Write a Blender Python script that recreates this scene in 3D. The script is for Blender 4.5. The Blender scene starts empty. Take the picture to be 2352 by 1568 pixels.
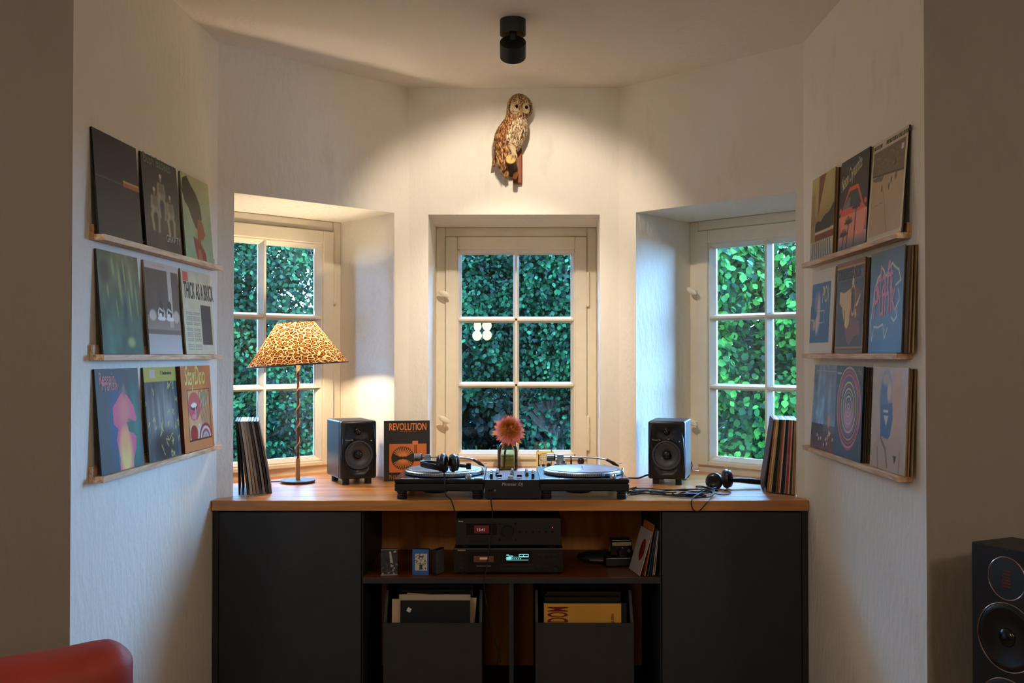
import bpy, math, random
import numpy as np
from mathutils import Vector, Matrix, Euler

random.seed(7)
rng = np.random.default_rng(7)
SC = bpy.context.scene
C = SC.collection
PI = math.pi

# ------------------------------------------------------------------ camera, world, exposure
F = 2287.0            # focal length in pixels of the 2352 px wide frame (35 mm)
EYE = 1.5
PITCH = math.radians(0.78)
cam_data = bpy.data.cameras.new('camera')
cam_data.sensor_width = 36.0
cam_data.lens = 36.0 * F / 2352.0
cam_data.clip_start = 0.05
cam = bpy.data.objects.new('camera', cam_data)
C.objects.link(cam)
cam.location = (0, 0, EYE)
cam.rotation_euler = (PI / 2 + PITCH, 0, 0)
SC.camera = cam

world = bpy.data.worlds.new('overcast_sky')
SC.world = world
world.use_nodes = True
_wt = world.node_tree
_bg = _wt.nodes['Background']
_bg.inputs[0].default_value = (0.26, 0.53, 1.0, 1)
_bg.inputs[1].default_value = 60.0

SC.view_settings.view_transform = 'Standard'
SC.view_settings.look = 'None'
SC.view_settings.gamma = 1.0
SC.view_settings.use_curve_mapping = False
SC.view_settings.exposure = 0.0
SC.cycles.use_denoising = True
SC.cycles.max_bounces = 8
SC.cycles.diffuse_bounces = 5
SC.cycles.glossy_bounces = 4
SC.cycles.transparent_max_bounces = 16
SC.cycles.sample_clamp_indirect = 6.0
SC.cycles.caustics_reflective = False
SC.cycles.caustics_refractive = False

SPOT_W = 36.0         # ceiling spotlight
LAMP_W = 120.0         # leopard table lamp bulb
FILL_W = 135.0         # each of the two fill globes added behind the camera
WARM = (1.0, 0.86, 0.70)

# ------------------------------------------------------------------ helpers
def lin(c):
    c = np.asarray(c, float)
    return np.where(c <= 0.04045, c / 12.92, ((c + 0.055) / 1.055) ** 2.4)

def S(r, g, b):
    l = lin(np.array([r, g, b]) / 255.0)
    return (float(l[0]), float(l[1]), float(l[2]), 1.0)

_ct, _st = math.cos(PITCH), math.sin(PITCH)
def P(x, y, Y):
    """point at world depth Y that the camera sees at photo pixel (x, y)"""
    u = (x - 1176) / F; v = (784 - y) / F
    d = Y / (_ct - v * _st)
    return Vector((u * d, Y, EYE + d * (_st + v * _ct)))
def PZ(x, y, z):
    """point on the horizontal plane z seen at photo pixel (x, y)"""
    u = (x - 1176) / F; v = (784 - y) / F
    d = (z - EYE) / (_st + v * _ct)
    return Vector((u * d, d * (_ct - v * _st), z))

class G:
    def __init__(s):
        s.v = []; s.f = []
    def add(s, vs, fs, M=None):
        n = len(s.v)
        for p in vs:
            p = Vector(p)
            s.v.append(M @ p if M is not None else p)
        s.f += [tuple(i + n for i in f) for f in fs]
        return s
    def box(s, x0, x1, y0, y1, z0, z1, M=None):
        vs = [(x, y, z) for z in (z0, z1) for y in (y0, y1) for x in (x0, x1)]
        fs = [(0, 2, 3, 1), (4, 5, 7, 6), (0, 1, 5, 4), (2, 6, 7, 3), (0, 4, 6, 2), (1, 3, 7, 5)]
        return s.add(vs, fs, M)
    def prism(s, poly, z0, z1, M=None):
        n = len(poly)
        a = sum(poly[i][0] * poly[(i + 1) % n][1] - poly[(i + 1) % n][0] * poly[i][1] for i in range(n))
        if a < 0: poly = poly[::-1]
        vs = [(p[0], p[1], z0) for p in poly] + [(p[0], p[1], z1) for p in poly]
        fs = [tuple(range(n))[::-1], tuple(range(n, 2 * n))]
        fs += [(i, (i + 1) % n, n + (i + 1) % n, n + i) for i in range(n)]
        return s.add(vs, fs, M)
    def lathe(s, prof, n=32, M=None, a0=0.0, a1=2 * PI, caps=True):
        full = abs(a1 - a0 - 2 * PI) < 1e-6
        m = n if full else n + 1
        vs = []
        for r, z in prof:
            for i in range(m):
                a = a0 + (a1 - a0) * i / n
                vs.append((r * math.cos(a), r * math.sin(a), z))
        fs = []
        for j in range(len(prof) - 1):
            for i in range(n):
                k = (i + 1) % m
                fs.append((j * m + i, j * m + k, (j + 1) * m + k, (j + 1) * m + i))
        if full and caps:
            if prof[0][0] > 1e-6: fs.append(tuple(range(n))[::-1])
            if prof[-1][0] > 1e-6: fs.append(tuple(range((len(prof) - 1) * m, len(prof) * m)))
        return s.add(vs, fs, M)
    def cyl(s, p, q, r, r2=None, n=20):
        p = Vector(p); q = Vector(q); d = q - p
        M = Matrix.Translation(p) @ d.to_track_quat('Z', 'Y').to_matrix().to_4x4()
        return s.lathe([(r, 0), (r if r2 is None else r2, d.length)], n, M)
    def sphere(s, c, r, n=20, m=12, R=None):
        r = Vector(r) if hasattr(r, '__len__') else Vector((r, r, r))
        M = Matrix.Translation(Vector(c)) @ (R.to_4x4() if R is not None else Matrix.Identity(4)) @ Matrix.Diagonal((*r, 1))
        return s.lathe([(math.sin(PI * j / m), -math.cos(PI * j / m)) for j in range(m + 1)], n, M)
    def tube(s, pts, r, n=8, closed=False):
        pts = [Vector(p) for p in pts]
        rs = r if hasattr(r, '__len__') else [r] * len(pts)
        N = len(pts); vs = []; up = None
        for i, p in enumerate(pts):
            a = pts[(i - 1) % N] if (closed or i > 0) else p
            b = pts[(i + 1) % N] if (closed or i < N - 1) else p
            t = (b - a).normalized() if (b - a).length > 1e-9 else Vector((0, 0, 1))
            if up is None:
                up = Vector((0, 0, 1)) if abs(t.z) < 0.9 else Vector((1, 0, 0))
            x = up - t * up.dot(t)
            x = x.normalized() if x.length > 1e-6 else t.orthogonal().normalized()
            up = x; y = t.cross(x)
            for k in range(n):
                w = 2 * PI * k / n
                vs.append(p + (x * math.cos(w) + y * math.sin(w)) * rs[i])
        fs = []
        for i in range(N if closed else N - 1):
            j = (i + 1) % N
            for k in range(n):
                l = (k + 1) % n
                fs.append((i * n + k, i * n + l, j * n + l, j * n + k))
        if not closed:
            fs.append(tuple(range(n))[::-1]); fs.append(tuple(range((N - 1) * n, N * n)))
        return s.add(vs, fs)
    def torus(s, R, r, n=40, m=10, M=None):
        vs = []
        for i in range(n):
            a = 2 * PI * i / n
            for j in range(m):
                b = 2 * PI * j / m
                vs.append(((R + r * math.cos(b)) * math.cos(a), (R + r * math.cos(b)) * math.sin(a), r * math.sin(b)))
        fs = [(i * m + j, ((i + 1) % n) * m + j, ((i + 1) % n) * m + (j + 1) % m, i * m + (j + 1) % m) for i in range(n) for j in range(m)]
        return s.add(vs, fs, M)
    def mesh(s, name, smooth=40):
        me = bpy.data.meshes.new(name)
        me.from_pydata([tuple(p) for p in s.v], [], s.f)
        me.validate()
        if smooth:
            me.polygons.foreach_set('use_smooth', [True] * len(me.polygons))
            me.set_sharp_from_angle(angle=math.radians(smooth))
        return me
    def build(s, name, m, parent=None, loc=None, rot=None, bevel=0, smooth=40, seg=2):
        return obj(name, s.mesh(name, smooth), m, parent, loc, rot, bevel, seg)

def obj(name, me, m, parent=None, loc=None, rot=None, bevel=0, seg=2):
    o = bpy.data.objects.new(name, me)
    C.objects.link(o)
    if m is not None and len(me.materials) == 0: me.materials.append(m)
    if parent is not None: o.parent = parent
    if loc is not None: o.location = loc
    if rot is not None: o.rotation_euler = rot
    if bevel:
        b = o.modifiers.new('bevel', 'BEVEL'); b.width = bevel; b.segments = seg
        b.limit_method = 'ANGLE'; b.angle_limit = math.radians(35)
        b.harden_normals = True
    return o

def tag(o, label=None, cat=None, group=None, kind=None):
    if label: o['label'] = label
    if cat: o['category'] = cat
    if group: o['group'] = group
    if kind: o['kind'] = kind
    return o
def thing(name, label, cat, loc=(0, 0, 0), rotz=0.0, group=None):
    o = bpy.data.objects.new(name, None); C.objects.link(o)
    o.empty_display_size = 0.05
    o.location = loc; o.rotation_euler = (0, 0, rotz)
    return tag(o, label, cat, group)
def struct(o): return tag(o, kind='structure')
def copy_tree(o, parent=None):
    c = o.copy(); C.objects.link(c)
    if parent is not None: c.parent = parent
    for ch in list(o.children): copy_tree(ch, c)
    return c
def cut(o, cutters):
    """boolean holes, applied to the mesh; the cutters are removed"""
    dels = []
    for g in cutters:
        me = g.mesh('cutter', 0)
        k = bpy.data.objects.new('cutter', me); C.objects.link(k)
        md = o.modifiers.new('hole', 'BOOLEAN'); md.operation = 'DIFFERENCE'; md.object = k; md.solver = 'EXACT'
        if o.parent is not None: k.parent = o.parent
        k.location = o.location; k.rotation_euler = o.rotation_euler
        dels.append(k)
    bpy.context.view_layer.update()
    dg = bpy.context.evaluated_depsgraph_get()
    me = bpy.data.meshes.new_from_object(o.evaluated_get(dg))
    o.modifiers.clear(); o.data = me
    for k in dels: bpy.data.objects.remove(k)
    me.set_sharp_from_angle(angle=math.radians(40))
    return o

def text(name, body, m, parent, loc, rot=(PI / 2, 0, 0), size=0.02, sx=1.0, bold=0.0, extrude=0.0002, shear=0.0, align='LEFT'):
    cu = bpy.data.curves.new(name, 'FONT')
    cu.body = body; cu.size = size; cu.extrude = extrude; cu.offset = bold; cu.shear = shear
    cu.align_x = align; cu.resolution_u = 3
    t = bpy.data.objects.new('tmp', cu); C.objects.link(t)
    dg = bpy.context.evaluated_depsgraph_get(); dg.update()
    me = bpy.data.meshes.new_from_object(t.evaluated_get(dg))
    bpy.data.objects.remove(t); bpy.data.curves.remove(cu)
    me.materials.clear(); me.name = name
    o = obj(name, me, m, parent, loc, rot)
    o.scale = (sx, 1, 1)
    return o

# ------------------------------------------------------------------ materials
def nodes_of(name):
    m = bpy.data.materials.new(name); m.use_nodes = True
    nt = m.node_tree
    return m, nt, nt.nodes['Principled BSDF']
def mat(name, col, rough=0.5, metal=0.0, var=0.0, vscale=8.0, bump=0.0, bscale=60.0, emit=None, estr=0.0, coat=0.0, spec=0.5, stretch=None, sheen=0):
    m, nt, b = nodes_of(name)
    b.inputs['Base Color'].default_value = col
    b.inputs['Roughness'].default_value = rough
    b.inputs['Metallic'].default_value = metal
    b.inputs['Specular IOR Level'].default_value = spec
    if coat: b.inputs['Coat Weight'].default_value = coat; b.inputs['Coat Roughness'].default_value = 0.1
    if emit: b.inputs['Emission Color'].default_value = emit; b.inputs['Emission Strength'].default_value = estr
    if var or bump:
        tc = nt.nodes.new('ShaderNodeTexCoord'); mp = nt.nodes.new('ShaderNodeMapping')
        nt.links.new(tc.outputs['Object'], mp.inputs[0])
        if stretch: mp.inputs['Scale'].default_value = stretch
    if var:
        nz = nt.nodes.new('ShaderNodeTexNoise'); nz.inputs['Scale'].default_value = vscale; nz.inputs['Detail'].default_value = 6
        nt.links.new(mp.outputs[0], nz.inputs[0])
        rp = nt.nodes.new('ShaderNodeValToRGB')
        rp.color_ramp.elements[0].position = 0.3; rp.color_ramp.elements[1].position = 0.7
        rp.color_ramp.elements[0].color = tuple(c * (1 - var) for c in col[:3]) + (1,)
        rp.color_ramp.elements[1].color = tuple(min(1, c * (1 + var)) for c in col[:3]) + (1,)
        nt.links.new(nz.outputs['Fac'], rp.inputs[0]); nt.links.new(rp.outputs[0], b.inputs['Base Color'])
    if bump:
        n2 = nt.nodes.new('ShaderNodeTexNoise'); n2.inputs['Scale'].default_value = bscale; n2.inputs['Detail'].default_value = 4
        nt.links.new(mp.outputs[0], n2.inputs[0])
        bp = nt.nodes.new('ShaderNodeBump'); bp.inputs['Strength'].default_value = bump; bp.inputs['Distance'].default_value = 0.004
        nt.links.new(n2.outputs['Fac'], bp.inputs['Height']); nt.links.new(bp.outputs[0], b.inputs['Normal'])
    return m
def plaster(name, col, stain=0.12):
    m, nt, b = nodes_of(name)
    b.inputs['Roughness'].default_value = 0.9; b.inputs['Specular IOR Level'].default_value = 0.2
    tc = nt.nodes.new('ShaderNodeTexCoord')
    mp = nt.nodes.new('ShaderNodeMapping'); mp.inputs['Scale'].default_value = (1, 1, 0.45)
    nt.links.new(tc.outputs['Object'], mp.inputs[0])
    n1 = nt.nodes.new('ShaderNodeTexNoise'); n1.inputs['Scale'].default_value = 5.0; n1.inputs['Detail'].default_value = 8; n1.inputs['Roughness'].default_value = 0.65
    nt.links.new(mp.outputs[0], n1.inputs[0])
    rp = nt.nodes.new('ShaderNodeValToRGB')
    rp.color_ramp.elements[0].position = 0.24; rp.color_ramp.elements[0].color = tuple(c * (1 - stain) for c in col[:3]) + (1,)
    rp.color_ramp.elements[1].position = 0.42; rp.color_ramp.elements[1].color = col
    nt.links.new(n1.outputs['Fac'], rp.inputs[0]); nt.links.new(rp.outputs[0], b.inputs['Base Color'])
    n2 = nt.nodes.new('ShaderNodeTexNoise'); n2.inputs['Scale'].default_value = 38; n2.inputs['Detail'].default_value = 5
    nt.links.new(mp.outputs[0], n2.inputs[0])
    bp = nt.nodes.new('ShaderNodeBump'); bp.inputs['Strength'].default_value = 0.75; bp.inputs['Distance'].default_value = 0.007
    nt.links.new(n2.outputs['Fac'], bp.inputs['Height']); nt.links.new(bp.outputs[0], b.inputs['Normal'])
    return m
def wood(name, c1, c2, axis='X', scale=9.0, rough=0.35, coat=0.0, dist=4.0):
    m, nt, b = nodes_of(name)
    b.inputs['Roughness'].default_value = rough
    if coat: b.inputs['Coat Weight'].default_value = coat; b.inputs['Coat Roughness'].default_value = 0.18
    tc = nt.nodes.new('ShaderNodeTexCoord'); mp = nt.nodes.new('ShaderNodeMapping')
    st = {'X': (0.09, 1, 1), 'Y': (1, 0.09, 1), 'Z': (1, 1, 0.09)}[axis]
    mp.inputs['Scale'].default_value = st
    nt.links.new(tc.outputs['Object'], mp.inputs[0])
    wv = nt.nodes.new('ShaderNodeTexNoise'); wv.inputs['Scale'].default_value = scale * 3; wv.inputs['Detail'].default_value = 7; wv.inputs['Distortion'].default_value = dist * 0.3
    wv.inputs['Roughness'].default_value = 0.6
    nt.links.new(mp.outputs[0], wv.inputs[0])
    inf = nt.nodes.new('ShaderNodeObjectInfo')
    ad = nt.nodes.new('ShaderNodeMath'); ad.operation = 'MULTIPLY_ADD'; ad.inputs[1].default_value = 0.16; ad.inputs[2].default_value = -0.08
    nt.links.new(inf.outputs['Random'], ad.inputs[0])
    a2 = nt.nodes.new('ShaderNodeMath'); a2.operation = 'ADD'
    nt.links.new(wv.outputs['Fac'], a2.inputs[0]); nt.links.new(ad.outputs[0], a2.inputs[1])
    rp = nt.nodes.new('ShaderNodeValToRGB')
    rp.color_ramp.elements[0].position = 0.36; rp.color_ramp.elements[0].color = c1
    rp.color_ramp.elements[1].position = 0.62; rp.color_ramp.elements[1].color = c2
    nt.links.new(a2.outputs[0], rp.inputs[0]); nt.links.new(rp.outputs[0], b.inputs['Base Color'])
    bp = nt.nodes.new('ShaderNodeBump'); bp.inputs['Strength'].default_value = 0.08; bp.inputs['Distance'].default_value = 0.002
    nt.links.new(wv.outputs['Fac'], bp.inputs['Height']); nt.links.new(bp.outputs[0], b.inputs['Normal'])
    return m
def thin_glass(name, tint, refl=1.0, rough=0.0):
    m = bpy.data.materials.new(name); m.use_nodes = True
    nt = m.node_tree; nt.nodes.clear()
    out = nt.nodes.new('ShaderNodeOutputMaterial')
    tr = nt.nodes.new('ShaderNodeBsdfTransparent'); tr.inputs[0].default_value = tint
    gl = nt.nodes.new('ShaderNodeBsdfGlossy'); gl.inputs['Roughness'].default_value = rough; gl.inputs[0].default_value = (refl, refl, refl, 1)
    fr = nt.nodes.new('ShaderNodeFresnel'); fr.inputs[0].default_value = 1.45
    mx = nt.nodes.new('ShaderNodeMixShader')
    nt.links.new(fr.outputs[0], mx.inputs[0]); nt.links.new(tr.outputs[0], mx.inputs[1]); nt.links.new(gl.outputs[0], mx.inputs[2])
    nt.links.new(mx.outputs[0], out.inputs[0])
    return m
def attr_mat(name, rough=0.4, coat=0.0, translucent=0.0, spec=0.5):
    m, nt, b = nodes_of(name)
    b.inputs['Roughness'].default_value = rough; b.inputs['Specular IOR Level'].default_value = spec
    if coat: b.inputs['Coat Weight'].default_value = coat; b.inputs['Coat Roughness'].default_value = 0.12
    a = nt.nodes.new('ShaderNodeAttribute'); a.attribute_name = 'print'
    nt.links.new(a.outputs['Color'], b.inputs['Base Color'])
    if translucent:
        out = nt.nodes['Material Output']
        t = nt.nodes.new('ShaderNodeBsdfTranslucent'); nt.links.new(a.outputs['Color'], t.inputs[0])
        mx = nt.nodes.new('ShaderNodeMixShader'); mx.inputs[0].default_value = translucent
        nt.links.new(b.outputs[0], mx.inputs[1]); nt.links.new(t.outputs[0], mx.inputs[2]); nt.links.new(mx.outputs[0], out.inputs[0])
    return m
def emis(name, col, s): return mat(name, (0, 0, 0, 1), 0.6, emit=col, estr=s)

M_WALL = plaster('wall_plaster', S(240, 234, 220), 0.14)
M_OUT = plaster('outer_wall_plaster', S(140, 131, 122), 0.10)  # dimness put into the paint: outer walls stay dark despite the fill globes
M_CEIL = plaster('ceiling_plaster', S(240, 234, 222), 0.05)
M_REVEAL = plaster('reveal_plaster', S(226, 220, 206), 0.08)
M_FLOOR = wood('floor_oak', S(96, 64, 40), S(138, 96, 62), 'Y')
M_PAINT = mat('window_white_paint', S(232, 222, 200), 0.35, var=0.03, vscale=20, bump=0.05, bscale=80)
M_GLASS = thin_glass('window_glass', (0.93, 0.97, 0.96, 1))
M_TOP = wood('worktop_oiled_wood', S(172, 108, 50), S(214, 152, 86), 'X', 5.0, 0.33, 0.08, 3)
M_LEDGE = wood('ledge_ash_wood', S(188, 142, 98), S(240, 210, 168), 'Y', 9.0, 0.5, 0, 6)
M_CAB = mat('cabinet_anthracite', S(38, 42, 46), 0.55, var=0.08, vscale=30)
M_BACK = wood('cabinet_back_wood', S(208, 122, 54), S(240, 164, 86), 'Z', 4.0, 0.55, 0, 3)
M_BLK = mat('black_plastic', S(20, 20, 21), 0.30)
M_BLKG = mat('black_gloss_plastic', S(18, 18, 20), 0.16)
M_BLKM = mat('black_matte_metal', S(13, 13, 13), 0.5)
M_RUB = mat('black_rubber', S(15, 15, 16), 0.65)
M_CHROME = mat('chrome', S(205, 208, 212), 0.16, 1.0)
M_STEEL = mat('grey_metal', S(140, 146, 152), 0.32, 1.0)
M_WHITE = mat('white_print', S(226, 224, 216), 0.5)
M_SILV = mat('silver_print', S(180, 176, 168), 0.4)
M_COVER = attr_mat('printed_sleeve', 0.40, 0.0, spec=.22)
M_MATTE = attr_mat('printed_card', 0.6)

# ------------------------------------------------------------------ plan of the bay (x, y)
A = Vector((-1.215, 4.10)); A2 = Vector((1.203, 4.10))
B = Vector((-0.497, 4.80)); B2 = Vector((0.517, 4.80))
E = Vector((-1.259, 2.846)); E2 = Vector((1.182, 2.846))
ZCEIL = 2.79
ZTOP = 0.913          # worktop surface
ZLINT = 2.178         # window lintel
T = 0.62              # wall thickness
REC = 0.475           # window recess depth
def XL(Y): return A.x + (E.x - A.x) * (A.y - Y) / (A.y - E.y)
def XR(Y): return A2.x + (E2.x - A2.x) * (A2.y - Y) / (A2.y - E2.y)

def mitre(Pt, d1, d2):
    """outer point of a wall corner: d1, d2 unit directions along the two walls going left to right (outside is on the left of travel)"""
    n1 = Vector((-d1.y, d1.x)); n2 = Vector((-d2.y, d2.x))
    b = (n1 + n2).normalized()
    return Pt + b * (T / b.dot(n1))
# travel left to right as seen by the camera: E -> A -> B -> B2 -> A2 -> E2 (outside on the left hand)
pts = [E, A, B, B2, A2, E2]
dirs = [(pts[i + 1] - pts[i]).normalized() for i in range(5)]
outer = [E + Vector((-T, T))] + [mitre(pts[i], dirs[i - 1], dirs[i]) for i in range(1, 5)] + [E2 + Vector((T, T))]

def wall_with_opening(name, i, t0, t1, sl, sr):
    p, q, d = pts[i], pts[i + 1], dirs[i]
    n = Vector((-d.y, d.x)); L = (q - p).length
    a, b = p + d * (t0 * L), p + d * (t1 * L)
    g = G()
    aT, bT = a + n * T - d * (sl * T / REC), b + n * T + d * (sr * T / REC)
    g.prism([p, a, aT, outer[i]], -0.02, 3.0)
    g.prism([b, q, outer[i + 1], bT], -0.02, 3.0)
    g.prism([a, b, bT, aT], ZLINT, 3.0)
    g.prism([a, b, bT, aT], -0.02, ZTOP - 0.045)
    struct(g.build(name, M_WALL, smooth=0))
    return a, b, d, n, sl, sr
op_l = wall_with_opening('wall_window_left', 1, 0.075, 0.912, 0.012, 0.024)
op_c = wall_with_opening('wall_center', 2, 0.092, 0.908, 0.0, 0.024)
op_r = wall_with_opening('wall_window_right', 3, 0.105, 0.962, 0.03, 0.01)
struct(G().prism([E, A, outer[1], outer[0]], -0.02, 3.0).build('wall_left', M_WALL, smooth=0))
struct(G().prism([A2, E2, outer[5], outer[4]], -0.02, 3.0).build('wall_right', M_WALL, smooth=0))
RX, RY = 3.4, -3.2
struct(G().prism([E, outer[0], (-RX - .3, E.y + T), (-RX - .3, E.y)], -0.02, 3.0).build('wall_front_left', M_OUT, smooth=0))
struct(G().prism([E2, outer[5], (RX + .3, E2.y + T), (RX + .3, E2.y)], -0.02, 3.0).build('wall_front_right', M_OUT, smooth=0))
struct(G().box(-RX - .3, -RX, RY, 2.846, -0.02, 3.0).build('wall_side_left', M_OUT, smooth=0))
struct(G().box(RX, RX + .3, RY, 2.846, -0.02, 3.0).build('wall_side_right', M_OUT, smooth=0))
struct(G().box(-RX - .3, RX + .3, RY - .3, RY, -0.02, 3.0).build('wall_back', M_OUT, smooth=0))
struct(G().box(-RX - .3, RX + .3, RY - .3, 5.3, -0.12, 0.0).build('floor', M_FLOOR, smooth=0))
gc = G()
gc.prism([(-RX - .3, RY - .3), (RX + .3, RY - .3), (RX + .3, 5.45), (-RX - .3, 5.45)], ZCEIL, 3.05)
struct(gc.build('ceiling', M_CEIL, smooth=0))

# ------------------------------------------------------------------ windows
def make_window(name, op, sub):
    a, b, d, n, sl, sr = op
    mid = (a + b) / 2 + n * REC + d * (sr - sl) / 2
    w = (b - a).length / 2 + (sl + sr) / 2
    root = bpy.data.objects.new(name, None); C.objects.link(root); struct(root)
    root.location = (mid.x, mid.y, 0); root.rotation_euler = (0, 0, math.atan2(d.y, d.x))
    # local: x along the wall, y outwards, z up
    zb, zt = ZTOP + 0.004, ZLINT
    g = G()
    fw = 0.05
    g.box(-w, -w + fw, 0.0, 0.10, zb, zt); g.box(w - fw, w, 0.0, 0.10, zb, zt)
    g.box(-w + fw, w - fw, 0.0, 0.10, zt - fw, zt); g.box(-w + fw, w - fw, 0.0, 0.10, ZTOP - .06, zb + 0.034)
    fr = g.build('window_frame', M_PAINT, root, bevel=0.006)
    # casement
    cx = w - fw - 0.002; c0, c1 = zb + 0.03, zt - fw - 0.002
    st = 0.062
    g = G()
    y0, y1 = -0.012, 0.05
    g.box(-cx, -cx + st, y0, y1, c0, c1); g.box(cx - st, cx, y0, y1, c0, c1)
    g.box(-cx + st, cx - st, y0, y1, c1 - st - .004, c1); g.box(-cx + st, cx - st, y0, y1, c0, c0 + 0.022)
    sash = g.build('casement', M_PAINT, root, bevel=0.005)
    # sloped glazing rebate and muntins
    gx, gz0, gz1 = cx - st, c0 + 0.022, c1 - st - .004
    r, f0, yg = 0.021, 0.006, 0.036
    MZ = Matrix(((0, 0, 1, 0), (0, 1, 0, 0), (1, 0, 0, 0), (0, 0, 0, 1)))      # prism axis along x, profile (z, y)
    g = G()
    for s_ in (-1, 1):
        g.prism([(s_ * gx, .0), (s_ * (gx - f0), .0), (s_ * (gx - r), yg), (s_ * (gx - r), yg + .012), (s_ * gx, yg + .012)], gz0, gz1)
    for z_, s_ in ((gz0, 1), (gz1, -1)):
        g.prism([(z_, .0), (z_ + s_ * f0, .0), (z_ + s_ * (r + .004), yg), (z_ + s_ * (r + .004), yg + .012), (z_, yg + .012)], -gx, gx, MZ)
    g.build('glazing_rebate', M_PAINT, root, smooth=0)
    px0, px1, pz0, pz1 = -gx + r, gx - r, gz0 + r + .004, gz1 - r - .004
    zs = [pz0 + (pz1 - pz0) * k / 3 for k in range(4)]
    prof = [(-.0055, .0), (.0055, .0), (.016, yg), (.016, yg + .012), (-.016, yg + .012), (-.016, yg)]
    G().prism(prof, gz0 + .004, gz1 - .004).build('vertical_muntin', M_PAINT, root, smooth=0)
    for z in zs[1:3]:
        for s0, s1 in ((-gx + .004, .0), (.0, gx - .004)):
            G().prism([(p_[0] + z, p_[1]) for p_ in prof], s0, s1, MZ).build('horizontal_muntin', M_PAINT, root, smooth=0)
    for c_ in range(2):
        for k in range(3):
            x0, x1 = (px0, -0.016) if c_ == 0 else (0.016, px1)
            z0 = zs[k] + (0.016 if k else 0); z1 = zs[k + 1] - (0.016 if k < 2 else 0)
            G().box(x0, x1, yg + .003, yg + .007, z0, z1).build('pane', M_GLASS, root, smooth=0)
    # turn latches on the left, pin hinges on the right
    for zl in (c0 + 0.215, c0 + 0.875):
        g = G()
        g.cyl((-cx - 0.004, -0.012, zl), (-cx - 0.004, -0.045, zl), 0.006, 0.006, 12)
        R = Matrix.Rotation(math.radians(28), 3, 'Y')
        g.sphere((-cx - 0.004, -0.05, zl), (0.034, 0.007, 0.015), 20, 10, R)
        g.build('turn_latch', M_PAINT, root)
    for zl in (c0 + 0.14, c0 + 0.90):
        g = G()
        g.cyl((cx + 0.006, -0.012, zl - .085), (cx + 0.006, -0.012, zl + .085), 0.009, 0.009, 12)
        g.sphere((cx + 0.006, -0.012, zl - .085), 0.009, 12, 6); g.sphere((cx + 0.006, -0.012, zl + .085), 0.009, 12, 6)
        for q in (-0.03, 0.03):
            g.torus(0.0092, 0.0012, 16, 6, Matrix.Translation((cx + 0.006, -0.012, zl + q)))
        g.build('hinge', M_PAINT, root)
    # light portal: guides sampling of the sky through this opening
    al = bpy.data.lights.new('sky_portal', 'AREA'); al.shape = 'RECTANGLE'; al.size = 2 * w; al.size_y = zt - zb
    al.cycles.is_portal = True
    ao = bpy.data.objects.new('sky_portal', al); C.objects.link(ao)
    pos = mid + n * 0.14
    ao.location = (pos.x, pos.y, (zb + zt) / 2)
    ao.rotation_euler = Vector((-n.x, -n.y, 0)).to_track_quat('-Z', 'Y').to_euler()
    return root
make_window('window_1', op_l, 0); make_window('window_2', op_c, 0); make_window('window_3', op_r, 0)

# ------------------------------------------------------------------ worktop in boards
def clip(poly, axis, val, keep_less):
    out = []
    for i in range(len(poly)):
        p, q = poly[i], poly[(i + 1) % len(poly)]
        ip = (p[axis] <= val) if keep_less else (p[axis] >= val)
        iq = (q[axis] <= val) if keep_less else (q[axis] >= val)
        if ip: out.append(p)
        if ip != iq:
            t = (val - p[axis]) / (q[axis] - p[axis])
            out.append((p[0] + (q[0] - p[0]) * t, p[1] + (q[1] - p[1]) * t))
    return out
YF = 4.03
wt = thing('worktop', 'long oiled wood worktop running across the bay under the three windows', 'worktop')
bay = [(XL(YF) + .002, YF), (XR(YF) - .002, YF), (A2.x - .002, A2.y), (B2.x, B2.y - .002), (B.x, B.y - .002), (A.x + .002, A.y)]
edges = [YF, 4.145, 4.27, 4.38, 4.50, 4.62, 4.72, 4.81]
for i in range(len(edges) - 1):
    pl = clip(clip(bay, 1, edges[i] + (.0006 if i else 0), False), 1, edges[i + 1] - .0006, True)
    if len(pl) > 2:
        G().prism(pl, ZTOP - 0.043, ZTOP).build('board', M_TOP, wt, bevel=0.004 if i == 0 else 0.0012, smooth=0)
for (a, b, d, n, sl, sr) in (op_l, op_c, op_r):
    a_, b_ = a + d * .003 - n * .001, b - d * .003 - n * .001
    for k in range(4):
        h0, h1 = REC * k / 4 + .0005, REC * (k + 1) / 4 - .0005 + (.03 if k == 3 else 0)
        G().prism([a_ + n * h0 - d * sl * h0 / REC, b_ + n * h0 + d * sr * h0 / REC, b_ + n * h1 + d * sr * h1 / REC, a_ + n * h1 - d * sl * h1 / REC], ZTOP - 0.043, ZTOP).build('board', M_TOP, wt, bevel=0.001, smooth=0)

# ------------------------------------------------------------------ cabinets below
ZU = ZTOP - 0.046
def side_cabinet(s, label, x0, x1):
    t = thing('cabinet', label, 'cabinet', (0, 0, 0))
    # carcass follows the slanted bay wall
    if s < 0: poly = [(x0, 4.068), (x1, 4.068), (x1, 4.64), (A.x + .06, 4.115), (x0, 4.09)]
    else: poly = [(x0, 4.068), (x1, 4.068), (x1, 4.09), (A2.x - .06, 4.115), (x0, 4.64)]
    G().prism(poly, 0.0, ZU).build('carcass', M_CAB, t, smooth=0)
    e = 0.026
    if s < 0:
        G().box(x0, x0 + e - .003, 4.048, 4.068, 0.0, ZU).build('filler_strip', M_CAB, t, bevel=.0015)
        dx0, dx1 = x0 + e, x1
    else:
        G().box(x1 - e + .003, x1, 4.048, 4.068, 0.0, ZU).build('filler_strip', M_CAB, t, bevel=.0015)
        dx0, dx1 = x0, x1 - e
    G().box(dx0, dx1, 4.046, 4.068, 0.06, ZU - .004).build('door', M_CAB, t, bevel=.0015)
XA, XB = -0.610, 0.607
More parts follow.
